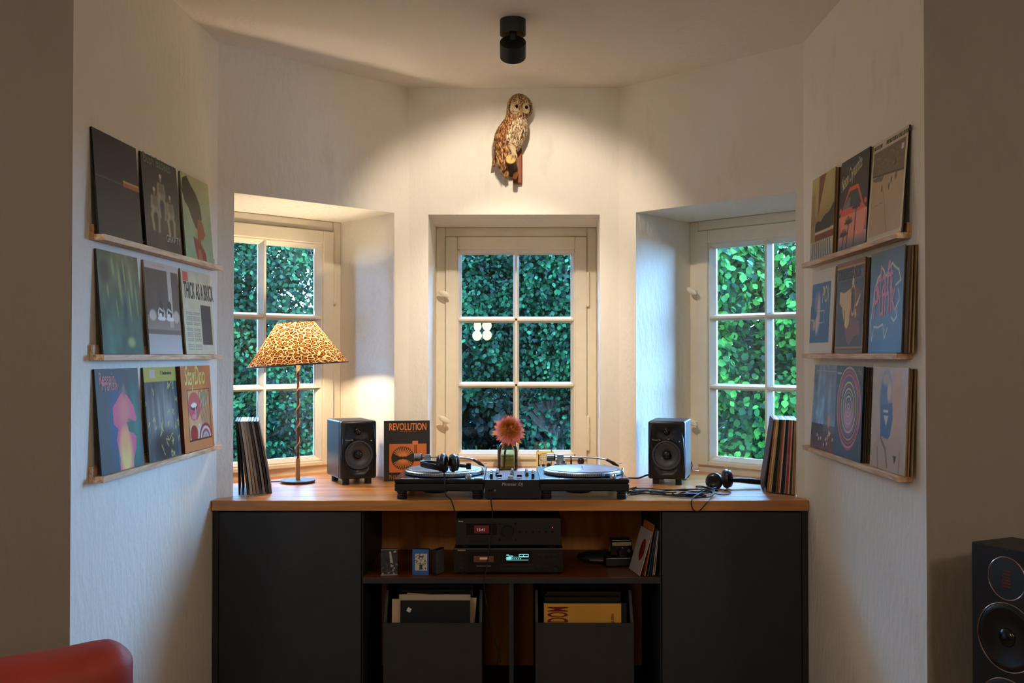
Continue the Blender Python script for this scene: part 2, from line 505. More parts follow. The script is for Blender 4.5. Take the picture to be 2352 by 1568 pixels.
side_cabinet(-1, 'plain anthracite cabinet with one flat door, left of the open shelf', XL(4.05) + .003, XA - .002)
side_cabinet(1, 'plain anthracite cabinet with one flat door, right of the open shelf', XB + .002, XR(4.05) - .003)
YB = 4.655
sh = thing('shelf_unit', 'open anthracite shelf unit with orange wooden back below the worktop', 'shelf', (0, 0, 0))
G().box(XA, XA + .005, 4.06, YB, 0.0, ZU).build('side_panel', M_CAB, sh, bevel=.001)
G().box(XB - .005, XB, 4.06, YB, 0.0, ZU).build('side_panel', M_CAB, sh, bevel=.001)
ZSH = 0.595
G().box(XA + .005, XB - .005, 4.05, YB - .012, ZSH - .021, ZSH).build('shelf_board', M_CAB, sh, bevel=.001)
G().box(XA + .006, XB - .006, 4.056, YB - .0125, ZSH + .0001, ZSH + .0016).build('shelf_liner', wood('shelf_liner_wood', S(96, 52, 22), S(128, 72, 32), 'X', 4.0, 0.4), sh, smooth=0)
G().box(-0.0115, 0.0065, 4.055, YB - .012, 0.0, ZSH - .021).build('divider', M_CAB, sh, bevel=.001)
G().box(XA + .005, XB - .005, YB - .012, YB, 0.0, ZU).build('back_panel', M_BACK, sh, smooth=0)
G().box(XA + .005, XB - .005, 4.07, YB - .012, 0.0, 0.06).build('plinth', M_CAB, sh, smooth=0)

# ------------------------------------------------------------------ printed covers
class Art:
    """flat print painted on a fine grid (u to the right, v up, both 0..1)"""
    def __init__(s, n=100, base=(0, 0, 0)):
        s.n = n
        a = np.linspace(0, 1, n)
        s.U, s.V = np.meshgrid(a, a)
        s.i = np.zeros((n, n, 3)) + np.array(base) / 255.0
    def put(s, w, c):
        w = np.clip(w, 0, 1)[..., None]
        s.i = s.i * (1 - w) + w * np.array(c) / 255.0; return s
    def rect(s, x0, y0, x1, y1, c, o=1.0):
        return s.put(((s.U >= x0) & (s.U <= x1) & (s.V >= y0) & (s.V <= y1)) * o, c)
    def ell(s, cx, cy, rx, ry, c, soft=0.06, o=1.0, ang=0.0):
        ca, sa = math.cos(ang), math.sin(ang)
        dx, dy = s.U - cx, s.V - cy
        d = np.sqrt(((dx * ca + dy * sa) / rx) ** 2 + ((-dx * sa + dy * ca) / ry) ** 2)
        return s.put(np.clip((1 - d) / soft + 0.5, 0, 1) * o, c)
    def ring(s, cx, cy, rx, ry, w, c, o=1.0):
        d = np.sqrt(((s.U - cx) / rx) ** 2 + ((s.V - cy) / ry) ** 2)
        return s.put(np.clip(1.5 - np.abs(d - 1) / w, 0, 1) * o, c)
    def poly(s, pts, c, o=1.0):
        ins = np.zeros(s.U.shape, bool)
        for k in range(len(pts)):
            (x0, y0), (x1, y1) = pts[k], pts[(k + 1) % len(pts)]
            if y0 == y1: continue
            cond = ((y0 > s.V) != (y1 > s.V)) & (s.U < (x1 - x0) * (s.V - y0) / (y1 - y0) + x0)
            ins ^= cond
        return s.put(ins * o, c)
    def line(s, pts, w, c, o=1.0):
        for k in range(len(pts) - 1):
            p, q = np.array(pts[k], float), np.array(pts[k + 1], float)
            d = q - p; L = (d @ d) or 1e-9
            t = np.clip(((s.U - p[0]) * d[0] + (s.V - p[1]) * d[1]) / L, 0, 1)
            ds = np.hypot(s.U - p[0] - t * d[0], s.V - p[1] - t * d[1])
            s.put(np.clip(1.5 - ds / w, 0, 1) * o, c)
        return s
    def grad(s, c0, c1, v0=0.0, v1=1.0, x0=0.0, x1=1.0, horiz=False):
        t = np.clip(((s.U if horiz else s.V) - v0) / (v1 - v0), 0, 1)[..., None]
        col = (np.array(c0) * (1 - t) + np.array(c1) * t) / 255.0
        m = ((s.U >= x0) & (s.U <= x1) & (s.V >= v0) & (s.V <= v1))[..., None] if not horiz else np.ones(s.U.shape)[..., None]
        s.i = s.i * (1 - m) + col * m; return s
    def noise(s, amp, fx=9, fy=9, seed=1, c=None, thr=None):
        r = np.random.default_rng(seed)
        f = np.zeros(s.U.shape)
        for o_ in range(3):
            k = 2 ** o_
            gx, gy = int(fx * k) + 2, int(fy * k) + 2
            q = r.random((gy, gx))
            x, y = s.U * fx * k * 0.999, s.V * fy * k * 0.999
            xi, yi = x.astype(int), y.astype(int); xf, yf = x - xi, y - yi
            xf = xf * xf * (3 - 2 * xf); yf = yf * yf * (3 - 2 * yf)
            f += ((q[yi, xi] * (1 - xf) + q[yi, xi + 1] * xf) * (1 - yf) + (q[yi + 1, xi] * (1 - xf) + q[yi + 1, xi + 1] * xf) * yf) / k
        f = f / 1.75
        if c is not None: return s.put(np.clip((f - thr) * 9, 0, 1) * amp, c)
        s.i = np.clip(s.i * (1 + (f[..., None] - 0.5) * 2 * amp), 0, 1); return s

def sleeve_mesh(name, art, w, h, th, side, boost):
    """a sleeve standing on its lower edge: x width, front faces -y, z up; the front carries the print"""
    n = art.n
    xs = np.linspace(-w / 2, w / 2, n); zs = np.linspace(0, h, n)
    X, Z = np.meshgrid(xs, zs)
    v = np.stack([X.ravel(), np.full(n * n, -th - .0003), Z.ravel()], 1)
    idx = np.arange(n * n).reshape(n, n)
    f = np.stack([idx[:-1, :-1].ravel(), idx[:-1, 1:].ravel(), idx[1:, 1:].ravel(), idx[1:, :-1].ravel()], 1)
    bx = np.array([(x, y, z) for z in (0, h) for y in (-th, 0) for x in (-w / 2, w / 2)], float)
    bf = [(0, 2, 3, 1), (4, 5, 7, 6), (0, 1, 5, 4), (2, 6, 7, 3), (0, 4, 6, 2), (1, 3, 7, 5)]
    me = bpy.data.meshes.new(name)
    me.from_pydata(np.vstack([v, bx]).tolist(), [], f.tolist() + [tuple(i + n * n for i in q) for q in bf])
    at = me.color_attributes.new('print', 'FLOAT_COLOR', 'POINT')
    col = np.clip(lin(art.i.reshape(-1, 3)) * (1 + (boost - 1) * .45), 0, 0.9)
    sc = np.tile(np.clip(lin(np.array(side) / 255.0), 0, .9), (8, 1))
    rgba = np.hstack([np.vstack([col, sc]), np.ones((n * n + 8, 1))])
    at.data.foreach_set('color', rgba.astype(np.float32).ravel())
    return me
def plain_mesh(name, w, h, th, m, bend=0.0):
    g = G()
    if not bend: g.box(-w / 2, w / 2, -th, 0, 0, h)
    else:
        N = 8
        for k in range(N + 1):
            z = h * k / N; o = bend * math.sin(PI * k / N)
            g.v += [Vector((-w / 2, -th - o, z)), Vector((w / 2, -th - o, z)), Vector((w / 2, -o, z)), Vector((-w / 2, -o, z))]
        for k in range(N):
            a = 4 * k
            for j in range(4): g.f.append((a + j, a + (j + 1) % 4, a + 4 + (j + 1) % 4, a + 4 + j))
        g.f.append((3, 2, 1, 0)); g.f.append((4 * N, 4 * N + 1, 4 * N + 2, 4 * N + 3))
    me = g.mesh(name, 0); me.materials.append(m); return me

LP = 0.318
ORD = ['first', 'second', 'third', 'fourth', 'fifth', 'sixth', 'seventh', 'eighth', 'ninth', 'tenth', 'eleventh', 'twelfth', 'thirteenth', 'fourteenth', 'fifteenth', 'sixteenth', 'seventeenth', 'eighteenth']

LZ = [1.842, 1.4835, 1.1215]       # undersides of the ledges, top to bottom
WANG = (PI / 2 - math.atan(0.0351), -PI / 2 - math.atan(0.0167))
def wall_pt(side, Y, off):
    if side == 0: return Vector((XL(Y) + off, Y - off * 0.0351))
    return Vector((XR(Y) - off, Y - off * 0.0167))
def wall_Y(side, xpx, off, z):
    u = (xpx - 1176) / F
    lo, hi = 2.5, 4.2
    for _ in range(50):
        Y = (lo + hi) / 2
        w = wall_pt(side, Y, off)
        d = w.y * _ct + (z - EYE) * _st
        x = w.x / d
        far = abs(x) < abs(u)
        if far: hi = Y
        else: lo = Y
    return Y
for side in (0, 1):
    wn = 'left' if side == 0 else 'right'
    for k in range(3):
        z = LZ[k] + (0.004 if side else 0)
        Y0 = 2.953 if side == 0 else 2.944
        Y1 = 4.03 if side == 0 else 3.965
        p = wall_pt(side, Y0, 0); q = wall_pt(side, Y1, 0); L = (q - p).length
        t = thing('picture_ledge', f'{["top", "middle", "bottom"][k]} light ash picture ledge holding record sleeves on the {wn} wall', 'shelf', (p.x, p.y, z), group='wall ledges for records')
        d = (q - p).normalized(); n = Vector((d.y, -d.x)) if side == 0 else Vector((-d.y, d.x))
        def poly(o0, o1): return [Vector((0, 0)) + n * o0, d * L + n * o0, d * L + n * o1, n * o1]
        G().prism(poly(0.001, 0.013), 0.0, 0.047).build('back_strip', M_LEDGE, t, bevel=.001, smooth=0)
        G().prism(poly(0.0135, 0.046), 0.0, 0.018).build('shelf_board', M_LEDGE, t, bevel=.001, smooth=0)

INKS = {}
def ink(r, g, b, boost=1.0):
    k = (r, g, b)
    if k not in INKS: INKS[k] = mat('ink_%d_%d_%d' % k, S(r, g, b), 0.45)
    return INKS[k]
SLEEVES = [mat('sleeve_' + nm, S(*c), 0.6, var=0.1, vscale=20) for nm, c in
           (('kraft', (128, 98, 66)), ('dark_brown', (62, 44, 30)), ('black', (24, 22, 22)), ('grey_brown', (104, 88, 70)), ('ochre', (140, 112, 66)))]
_slm = [plain_mesh('record_sleeve', 0.305, LP - .003, 0.0036, m, b) for m, b in zip(SLEEVES, (0.0, .0005, 0.0, .0006, 0.0004))]

def cover(side, row, x0, x1, label, art, boost=1.6, side_col=(30, 26, 22), th=0.005, behind=0, btag='', hh=LP, matte=False):
    zb = LZ[row] + (0.004 if side else 0) + 0.019
    pitch = 0.0043
    rb = max(0.028 if th < .01 else .024, 0.016 + behind * pitch); rt = 0.0025 + behind * pitch
    Y0, Y1 = wall_Y(side, x0, rb + th, zb), wall_Y(side, x1, rb + th, zb)
    Yc = (Y0 + Y1) / 2; W = min(0.318, max(0.285, abs(Y1 - Y0)))
    o = obj('record_cover', sleeve_mesh('record_cover', art, W, hh, th, side_col, boost), M_MATTE if matte else M_COVER)
    q = wall_pt(side, Yc, rb)
    o.location = (q.x, q.y, zb)
    o.rotation_euler = (-math.asin((rb - rt) / hh), 0, WANG[side])
    o['w'] = W
    tag(o, label, 'record', 'records displayed on the wall ledges')
    for k in range(behind):
        bb = 0.016 + (behind - 1 - k) * pitch; bt = 0.0025 + (behind - 1 - k) * pitch
        q = wall_pt(side, Yc - 0.004 - 0.0035 * k + (0.006 if k % 2 else 0), bb)
        b = obj('record_sleeve', _slm[(k * 2 + row + int(x0)) % 5], None, None, (q.x, q.y, zb))
        b.rotation_euler = (-math.asin((bb - bt) / LP), 0, WANG[side])
        tag(b, f'plain record sleeve, {ORD[k]} one behind the {btag}', 'record', 'sleeves tucked behind the displayed covers')
    return o
def letter(o, s, u, v, size, col, sx=1.0, bold=0.0, shear=0.0, th=0.005, H=LP, rotz=0.0, al='LEFT'):
    W = o['w']; sx = sx * W / LP
    r = (Matrix.Rotation(PI / 2, 4, 'X') @ Matrix.Rotation(rotz, 4, 'Z')).to_euler()
    return text('lettering', s, ink(*col), o, (-W / 2 + u * W, -th - 0.0008, v * H), r, size, sx, bold, 0.0002, shear, al)

# --- left wall, top ledge
a = Art(100, (36, 32, 28)).noise(0.12, 5, 5, 3)
a.line([(0.0, .56), (1.0, .56)], .004, (150, 140, 120)).rect(.62, .545, 1.0, .585, (176, 92, 48)).rect(.62, .585, 1.0, .6, (190, 160, 90))
cover(0, 0, 228, 328, 'near-black glossy record cover with a thin pale line, leftmost on the top left ledge', a, 1.0, (12, 12, 12))
a = Art(100, (50, 46, 38)).noise(0.1, 4, 4, 4)
for cx, cy, sc in ((.5, .66, 1.0), (.3, .5, .95), (.74, .48, .9)):
    a.ell(cx, cy + .13 * sc, .03 * sc, .042 * sc, (128, 106, 84), .2).ell(cx, cy + .16 * sc, .034 * sc, .025 * sc, (170, 160, 140), .3)
    a.poly([(cx - .075 * sc, cy + .08 * sc), (cx + .075 * sc, cy + .08 * sc), (cx + .09 * sc, cy - .06 * sc), (cx - .09 * sc, cy - .06 * sc)], (104, 94, 78))
    a.line([(cx - .08 * sc, cy + .06), (cx - .1 * sc, cy - .05), (cx - .01, cy - .08)], .024, (140, 126, 102)).line([(cx + .08 * sc, cy + .06), (cx + .1 * sc, cy - .05), (cx + .01, cy - .08)], .022, (124, 112, 92))
    a.line([(cx - .04, cy - .06), (cx - .1 * sc, cy - .14), (cx - .07 * sc, cy - .3)], .032, (150, 136, 110)).line([(cx + .04, cy - .06), (cx + .1 * sc, cy - .14), (cx + .08 * sc, cy - .31)], .03, (138, 124, 102))
    a.ell(cx - .07 * sc, cy - .32, .04, .016, (60, 54, 46)).ell(cx + .09 * sc, cy - .33, .04, .016, (60, 54, 46))
o = cover(0, 0, 336, 420, 'dark record cover with three seated figures and green block lettering on top', a, 1.7)
letter(o, 'Bush Babees', .05, .905, .047, (92, 104, 84), 1.02, .001)
letter(o, 'GRAVITY', .55, .11, .036, (176, 170, 150), .9, .0003)
a = Art(100, (150, 158, 124)).grad((132, 160, 128), (168, 166, 120)).noise(0.1, 4, 4, 9)
a.poly([(.05, .93), (.2, .98), (.35, .88), (.5, .8), (.62, .68), (.66, .52), (.58, .44), (.5, .36), (.42, .38), (.3, .48), (.2, .6), (.08, .66), (.0, .8)], (44, 34, 26))
a.poly([(.5, .5), (.6, .5), (.68, .46), (.72, .38), (.76, .33), (.7, .3), (.66, .26), (.58, .26), (.56, .16), (.44, .18), (.46, .36)], (140, 76, 44))
a.poly([(.3, .27), (.5, .24), (.6, .18), (.72, .1), (.74, 0), (.4, 0), (.34, .12)], (128, 52, 42)).poly([(.44, .14), (.54, .14), (.6, .0), (.44, .0)], (156, 96, 68))
cover(0, 0, 428, 491, 'pale green record cover with a woman in profile, dark tall hair and red top', a, 1.5, (120, 116, 90))
# --- left wall, middle ledge
a = Art(100, (92, 96, 76)).grad((54, 96, 88), (112, 110, 80)).noise(0.3, 5, 4, 12)
for x, y, l, w_ in ((.35, .85, .18, .03), (.5, .7, .35, .035), (.62, .8, .3, .02), (.78, .7, .35, .03), (.72, .5, .3, .02), (.2, .62, .15, .02), (.9, .55, .35, .015), (.62, .38, .1, .02), (.4, .45, .2, .012)):
    a.ell(x, y, w_, l / 2, (150, 160, 112), .8, .85, ang=.12)
a.ell(.7, .12, .09, .05, (150, 160, 104), .9).ell(.15, .8, .12, .12, (78, 78, 68), .7).ell(.6, .42, .05, .14, (42, 76, 84), .8)
cover(0, 1, 238, 331, 'murky green record cover with pale leaf streaks, leftmost on the middle left ledge', a, 1.6, (60, 62, 50))
a = Art(100, (92, 84, 76)).noise(0.08, 8, 3, 5).rect(0, .92, 1, 1, (190, 180, 168)).rect(.24, .955, .6, .975, (196, 150, 140))
a.rect(.66, .28, .78, .93, (186, 178, 166)).grad((150, 140, 128), (128, 116, 104), .22, .42).rect(0, .22, 1, .27, (112, 98, 90)).grad((182, 182, 178), (170, 170, 166), 0.0, .22)
a.rect(.5, 0, .505, .22, (90, 84, 80)).rect(.66, .3, .78, .42, (176, 160, 140))
for cx in (.42, .68):
    a.ell(cx, .44, .11, .075, (204, 200, 192)).ell(cx, .46, .07, .06, (56, 50, 48)).ell(cx, .53, .055, .06, (70, 62, 58)).ell(cx, .39, .12, .024, (232, 228, 220)).ell(cx - .03, .42, .045, .03, (226, 222, 214)).line([(cx - .05, .5), (cx + .05, .47)], .01, (226, 222, 214))
a.ell(.16, .42, .1, .06, (190, 184, 172), .4).ell(.88, .42, .1, .07, (190, 176, 160), .4)
cover(0, 1, 345, 420, 'grey record cover with a pair of white sneakers, middle of the middle left ledge', a, 1.5, (150, 142, 130))
a = Art(100, (196, 190, 158)).noise(0.05, 9, 9, 6)
a.rect(.58, .12, .93, .6, (56, 54, 52))
for k in range(20):
    v = .06 + k * .024
    a.rect(.08, v, .28, v + .009, (140, 136, 116)).rect(.31, v, .54, v + .009, (140, 136, 116))
a.rect(.05, .86, .22, .97, (200, 92, 70))
o = cover(0, 1, 426, 497, 'cream record cover laid out like a newspaper page with a black headline', a, 1.5, (150, 140, 110), matte=True)
letter(o, 'THICK AS A BRICK', .06, .665, .088, (26, 24, 22), .435, .0012)
# --- left wall, bottom ledge
a = Art(100, (72, 86, 90)).noise(0.08, 3, 3, 8)
a.ell(.42, .45, .16, .4, (58, 88, 132), .9, .8).ell(.84, .4, .1, .42, (44, 120, 106), .8, .9)
a.poly([(.34, .62), (.5, .72), (.58, .76), (.7, .72), (.84, .6), (.88, .48), (.84, .46), (.68, .5), (.62, .46), (.7, .4), (.78, .34), (.84, .3), (.82, .18), (.74, .06), (.74, 0), (.42, 0), (.44, .12), (.38, .3), (.44, .4), (.34, .46)], (196, 98, 122))
a.ell(.6, .55, .12, .2, (198, 130, 116), .9, .8).ell(.58, .14, .14, .22, (216, 190, 120), .8).ell(.58, .28, .1, .12, (222, 160, 110), .9, .8).poly([(.64, .46), (.82, .46), (.78, .34), (.68, .36)], (48, 100, 92))
a.ell(.62, .78, .03, .06, (130, 110, 110), .9)
o = cover(0, 2, 234, 332, 'slate record cover with a pink and yellow glowing face silhouette', a, 1.6, (34, 40, 44))
letter(o, 'Ressnir', .07, .855, .05, (200, 122, 112), .75, .0008)
letter(o, 'Franish', .13, .79, .05, (200, 122, 112), .75, .0008)
a = Art(100, (70, 78, 80)).noise(0.35, 14, 2, 10)
a.ell(.5, .42, .4, .3, (128, 134, 132), .9, .7).noise(.3, 18, 2, 14).ell(.5, .14, .34, .16, (30, 36, 38), .8)
rr = random.Random(3)
for k in range(26):
    x, y = rr.random(), rr.uniform(.0, .82); q = [(x, y)]
    for _ in range(4): x += rr.uniform(-.05, .06); y += rr.uniform(-.05, .05); q.append((x, y))
    a.line(q, .007, (176, 176, 100), .9)
a.rect(0, .84, 1, 1, (172, 164, 76)).rect(.18, .88, .34, .97, (186, 176, 160))
o = cover(0, 2, 344, 417, 'grey record cover with yellow squiggles and a yellow top band', a, 1.5, (70, 66, 40))
letter(o, 'P. Anthrobotic', .5, .915, .02, (40, 38, 24), .95)
a = Art(110, (186, 118, 66)).noise(0.14, 3, 3, 21)
a.rect(.17, .12, .93, .72, (40, 26, 22)).rect(.185, .132, .915, .708, (206, 160, 112))
for k in range(9): a.line([(.55 + .045 * k, .7), (.62 + .035 * k, .25)], .008, (96, 66, 50))
a.ell(.38, .52, .2, .17, (184, 84, 88), .05).ell(.37, .52, .12, .045, (70, 30, 34)).ell(.37, .535, .1, .028, (232, 226, 210)).ell(.36, .4, .07, .03, (214, 130, 130), .5).line([(.42, .5), (.42, .4), (.38, .33)], .014, (140, 160, 190))
a.line([(.62, .62), (.8, .66)], .02, (100, 150, 110)).ell(.7, .56, .03, .05, (126, 166, 176)).ell(.33, .2, .12, .1, (150, 40, 34)).ell(.52, .22, .06, .09, (206, 196, 190)).poly([(.6, .34), (.88, .2), (.9, .14), (.6, .14)], (150, 150, 154))
for k in range(4): a.ring(.72, .13, .2 - .04 * k, .16 - .035 * k, .09, ((126, 30, 34), (226, 190, 190))[k % 2])
a.rect(.17, .0, .93, .118, (192, 128, 76)).rect(.17, .118, .93, .132, (40, 26, 22))
o = cover(0, 2, 424, 494, 'thick orange-brown record box with yellow script and a painted red mouth', a, 1.35, (96, 52, 24), th=0.02)
letter(o, 'StayDoo', .1, .78, .1, (226, 206, 110), .62, .0016, .25, th=.02)
# --- right wall, top ledge
a = Art(100, (176, 160, 100)).grad((150, 124, 66), (190, 176, 120), .42, 1.0).noise(.12, 3, 3, 31)
a.poly([(.32, 1), (.62, 1), (.4, .66), (.3, .5)], (120, 70, 40)).rect(0, 0, .18, .8, (146, 120, 84), .6)
a.poly([(.2, .42), (.3, .46), (.45, .44), (.6, .5), (.8, .52), (1, .62), (1, .34), (.2, .3)], (60, 46, 38)).rect(.2, .22, 1, .32, (120, 54, 36)).rect(.2, .3, 1, .33, (198, 180, 140))
a.grad((150, 150, 150), (186, 176, 150), 0, .22)
for k in range(9): a.line([(.1 + .1 * k, .02), (.13 + .09 * k, .2)], .014, (70, 66, 76))
cover(1, 0, 1860, 1912, 'ochre record cover with a dark treeline over water, leftmost on the top right ledge', a, 1.4, (128, 112, 66), behind=3, btag='ochre landscape cover')
a = Art(110, (40, 38, 36))
a.grad((70, 84, 110), (214, 140, 116), 0.0, .38).poly([(.0, .0), (1, 0), (1, .16), (.6, .12), (.3, .15), (0, .1)], (62, 72, 92))
a.poly([(.04, .38), (.1, .44), (.34, .67), (.66, .67), (.86, .44), (.96, .38), (.98, .2), (.02, .2)], (208, 84, 66)).poly([(.14, .45), (.36, .63), (.64, .63), (.8, .45)], (40, 48, 50)).poly([(.16, .45), (.3, .56), (.4, .57), (.38, .45)], (92, 106, 110)).poly([(.04, .38), (.96, .38), (.9, .14), (.1, .14)], (216, 132, 108)).grad((70, 84, 110), (210, 140, 120), 0.0, .15)
a.ell(.04, .45, .05, .03, (208, 84, 66), .1).ell(.93, .46, .05, .03, (208, 84, 66), .1)
for x, b_, t_ in ((.62, .02, .42), (.36, .02, .28), (.2, .02, .16)):
    a.line([(x - .05, b_), (x, t_)], .014, (36, 34, 44))
    for k in range(7): a.line([(x, t_), (x + .15 * math.cos(.5 + k * .36), t_ + .1 * math.sin(.5 + k * .36) - .03)], .012, (36, 34, 44))
o = cover(1, 0, 1924, 1988, 'black record cover with a red car, palm trees and slanted cream script', a, 1.6, (22, 20, 18), behind=2, btag='red car cover')
letter(o, 'TOM TRIPP', .3, .84, .036, (66, 72, 128), .95, .0006, rotz=.03)
letter(o, 'Neon Dynamite', .05, .66, .07, (206, 196, 150), .52, .0008, .35, rotz=.27)
a = Art(110, (196, 184, 156)).rect(.05, .04, .95, .9, (176, 152, 124)).noise(.06, 4, 4, 41)
a.poly([(.05, .66), (.95, .6), (.95, .9), (.05, .9)], (110, 94, 76))
for k in range(60):
    x, y = rr.uniform(.07, .93), rr.uniform(.67, .88); a.ell(x, y, .025, .008, (rr.choice([(140, 122, 100), (90, 76, 60)])), .9, .7)
a.line([(.05, .66), (.95, .6)], .008, (60, 50, 42)).poly([(.05, .64), (.4, .63), (.35, .58), (.1, .6)], (104, 90, 74))
for x, y in ((.7, .72), (.74, .57), (.62, .55), (.36, .5), (.56, .5)): a.ell(x, y, .016, .035, (60, 52, 44), .4)
a.line([(.4, .48), (.46, .36), (.5, .22), (.58, .06)], .006, (126, 106, 86)).line([(.1, .34), (.4, .36)], .004, (140, 120, 98)).rect(.84, .8, .9, .86, (206, 196, 186))
a.rect(0, 0, .05, 1, (196, 184, 156)).rect(.95, 0, 1, 1, (196, 184, 156)).rect(0, 0, 1, .04, (196, 184, 156)).rect(0, .9, 1, 1, (196, 184, 156))
o = cover(1, 0, 1990, 2070, 'cream-bordered record cover with a sepia beach, nearest on the top right ledge', a, 1.4, (30, 24, 18))
letter(o, 'NICOLE JAD', .04, .93, .018, (50, 44, 36), .8)
letter(o, 'PIPE BROTHER & SONS LES ROMANES', .4, .93, .019, (50, 44, 36), .72)
# --- right wall, middle ledge
a = Art(100, (206, 200, 190)).rect(.0, .13, .84, .84, (52, 92, 142)).grad((56, 96, 146), (70, 108, 146), .13, .84, 0.0, .84)
a.ell(.26, .62, .1, .12, (140, 134, 176), .6, .8).ell(.36, .5, .07, .22, (186, 180, 186), .6).ell(.3, .34, .06, .12, (196, 196, 190), .5).rect(.3, .5, .62, .51, (200, 200, 196)).rect(.26, .36, .56, .37, (200, 200, 196)).rect(.6, .36, .61, .51, (200, 200, 196)).rect(.0, .58, .04, .84, (206, 200, 190))
a.rect(.84, 0, 1, 1, (206, 200, 190)).rect(0, 0, 1, .13, (206, 200, 190))
o = cover(1, 1, 1858, 1910, 'white-bordered blue record cover with loose yellow letters', a, 1.35, (190, 180, 160), behind=2, btag='white-bordered blue cover')
letter(o, 'POI', .5, .6, .09, (196, 206, 140), .62, .001)
letter(o, 'TIM', .05, .28, .062, (206, 204, 170), .6, .001)
a = Art(110, (62, 66, 72)).rect(0, 0, 1, .03, (120, 84, 62)).rect(0, 0, .02, 1, (120, 84, 62)).rect(.98, 0, 1, 1, (150, 104, 66)).rect(0, .95, 1, 1, (128, 82, 56)).rect(0, .93, 1, .95, (180, 140, 80)).rect(0, .05, 1, .07, (160, 120, 76))
a.rect(.05, .79, .96, .89, (98, 98, 100))
a.poly([(.3, .36), (.56, .4), (.84, .34), (.9, .2), (.7, .18), (.52, .08), (.44, .12), (.36, .22)], (122, 84, 82)).poly([(.62, .7), (.86, .68), (.9, .44), (.82, .36), (.7, .4), (.62, .56)], (110, 70, 62))
a.poly([(.12, .68), (.3, .66), (.42, .68), (.52, .7), (.56, .56), (.52, .44), (.5, .32), (.42, .26), (.34, .3), (.28, .4), (.22, .5), (.12, .56)], (206, 176, 132)).ell(.62, .58, .06, .12, (60, 48, 46), .1).ring(.62, .57, .08, .16, .12, (214, 150, 82))
a.poly([(.56, .74), (.64, .74), (.66, .93), (.64, .93)], (214, 190, 150)).poly([(.7, .5), (.78, .5), (.92, .66)], (206, 182, 140)).line([(.22, .5), (.26, .4)], .01, (90, 64, 52)).line([(.34, .46), (.34, .34)], .01, (120, 90, 66)).ell(.72, .42, .025, .05, (206, 176, 132))
o = cover(1, 1, 1917, 1980, 'slate record cover with a cream horned animal skull and brown border', a, 1.55, (120, 82, 56), behind=4, btag='skull cover')
letter(o, 'LABRASSBANDA', .07, .805, .05, (52, 54, 58), .7, .0008)
a = Art(100, (84, 100, 112)).grad((70, 122, 180), (76, 88, 92), 0, 1.0).noise(.06, 3, 3, 51)
for q in ([(.1, .12), (.05, .3), (.12, .5), (.14, .62), (.24, .74), (.34, .78), (.36, .84), (.42, .8), (.48, .74), (.56, .8), (.66, .86), (.74, .82), (.86, .78), (.92, .68), (.78, .64)],
          [(.86, .6), (.9, .5), (.8, .42), (.84, .34), (.76, .3), (.68, .34)], [(.1, .12), (.16, .26), (.3, .25), (.44, .28), (.5, .14), (.58, .24)]):
    a.line(q, .009, (206, 206, 186))
o = cover(1, 1, 1995, 2068, 'sky-blue record cover with pink handwritten lettering outlined in white', a, 1.5, (90, 74, 52), behind=5, btag='blue handwritten cover')
letter(o, 'daft', .2, .52, .15, (206, 120, 132), .72, .0016, .2, rotz=.12)
letter(o, 'Punk', .12, .33, .15, (206, 120, 132), .72, .0016, .2, rotz=.12)
# --- right wall, bottom ledge
a = Art(100, (110, 150, 190)).grad((110, 160, 206), (120, 130, 150), .3, 1.0).noise(.25, 7, 2, 61).grad((96, 52, 30), (60, 40, 34), 0, .3).noise(.3, 9, 7, 62)
a.rect(.5, .22, 1, .95, (100, 112, 122), .55).ell(.7, .6, .05, .2, (150, 170, 190), .8, .8).rect(.1, .92, .95, .935, (196, 150, 150)).ell(.72, .34, .06, .07, (190, 150, 110), .8)
for k in range(16): a.ell(rr.uniform(.25, .95), rr.uniform(.04, .28), .018, .022, rr.choice([(226, 210, 180), (190, 120, 90), (206, 196, 190)]), .5)
cover(1, 2, 1861, 1915, 'record cover with pale blue sky over a rusty night city', a, 1.45, (52, 66, 84), behind=1, btag='rusty city cover')
a = Art(120, (58, 72, 84))
for k, c_ in enumerate([(206, 170, 150), (184, 92, 96), (206, 150, 110), (92, 96, 140), (214, 204, 120), (120, 86, 110), (206, 196, 176), (130, 150, 130), (206, 200, 190), (110, 130, 130), (196, 190, 170)]):
    r_ = .44 - .04 * k
    a.ell(.5, .53 + (.02 if k < 5 else .03), r_, r_, c_, .03).ell(.5, .53 + (.02 if k < 5 else .03), r_ - .018, r_ - .018, (76, 72, 92), .03)
a.ell(.5, .42, .2, .14, (190, 150, 176), .9, .8).ring(.5, .5, .4, .4, .03, (200, 80, 120), .8)
a.rect(.04, .9, .2, .93, (150, 160, 160))
o = cover(1, 2, 1915, 1976, 'dark blue record cover with concentric rainbow rings', a, 1.6, (34, 38, 44), behind=4, btag='concentric rings cover')
letter(o, 'Fuji', .84, .91, .03, (190, 196, 196), .8)
a = Art(110, (186, 174, 168)).grad((176, 160, 142), (190, 178, 172), .0, 1.0).rect(.62, .3, .82, .97, (206, 160, 116), .7).noise(.06, 4, 4, 71)
a.poly([(.02, .0), (.1, .22), (.22, .32), (.5, .3), (.8, .36), (.9, .26), (1, .0)], (176, 152, 130)).line([(.3, .3), (.44, .2), (.5, .04)], .016, (120, 96, 82)).line([(.2, .2), (.24, .0)], .012, (130, 106, 92)).line([(.84, .2), (.82, .0)], .014, (150, 116, 98))
a.ell(.42, .72, .17, .26, (150, 150, 160), .12).ell(.38, .66, .14, .26, (84, 112, 158), .4).poly([(.26, .62), (.6, .66), (.62, .5), (.56, .34), (.5, .3), (.28, .32)], (64, 92, 136)).ell(.5, .76, .06, .1, (206, 190, 166), .6).ell(.4, .88, .1, .06, (176, 166, 150), .8)
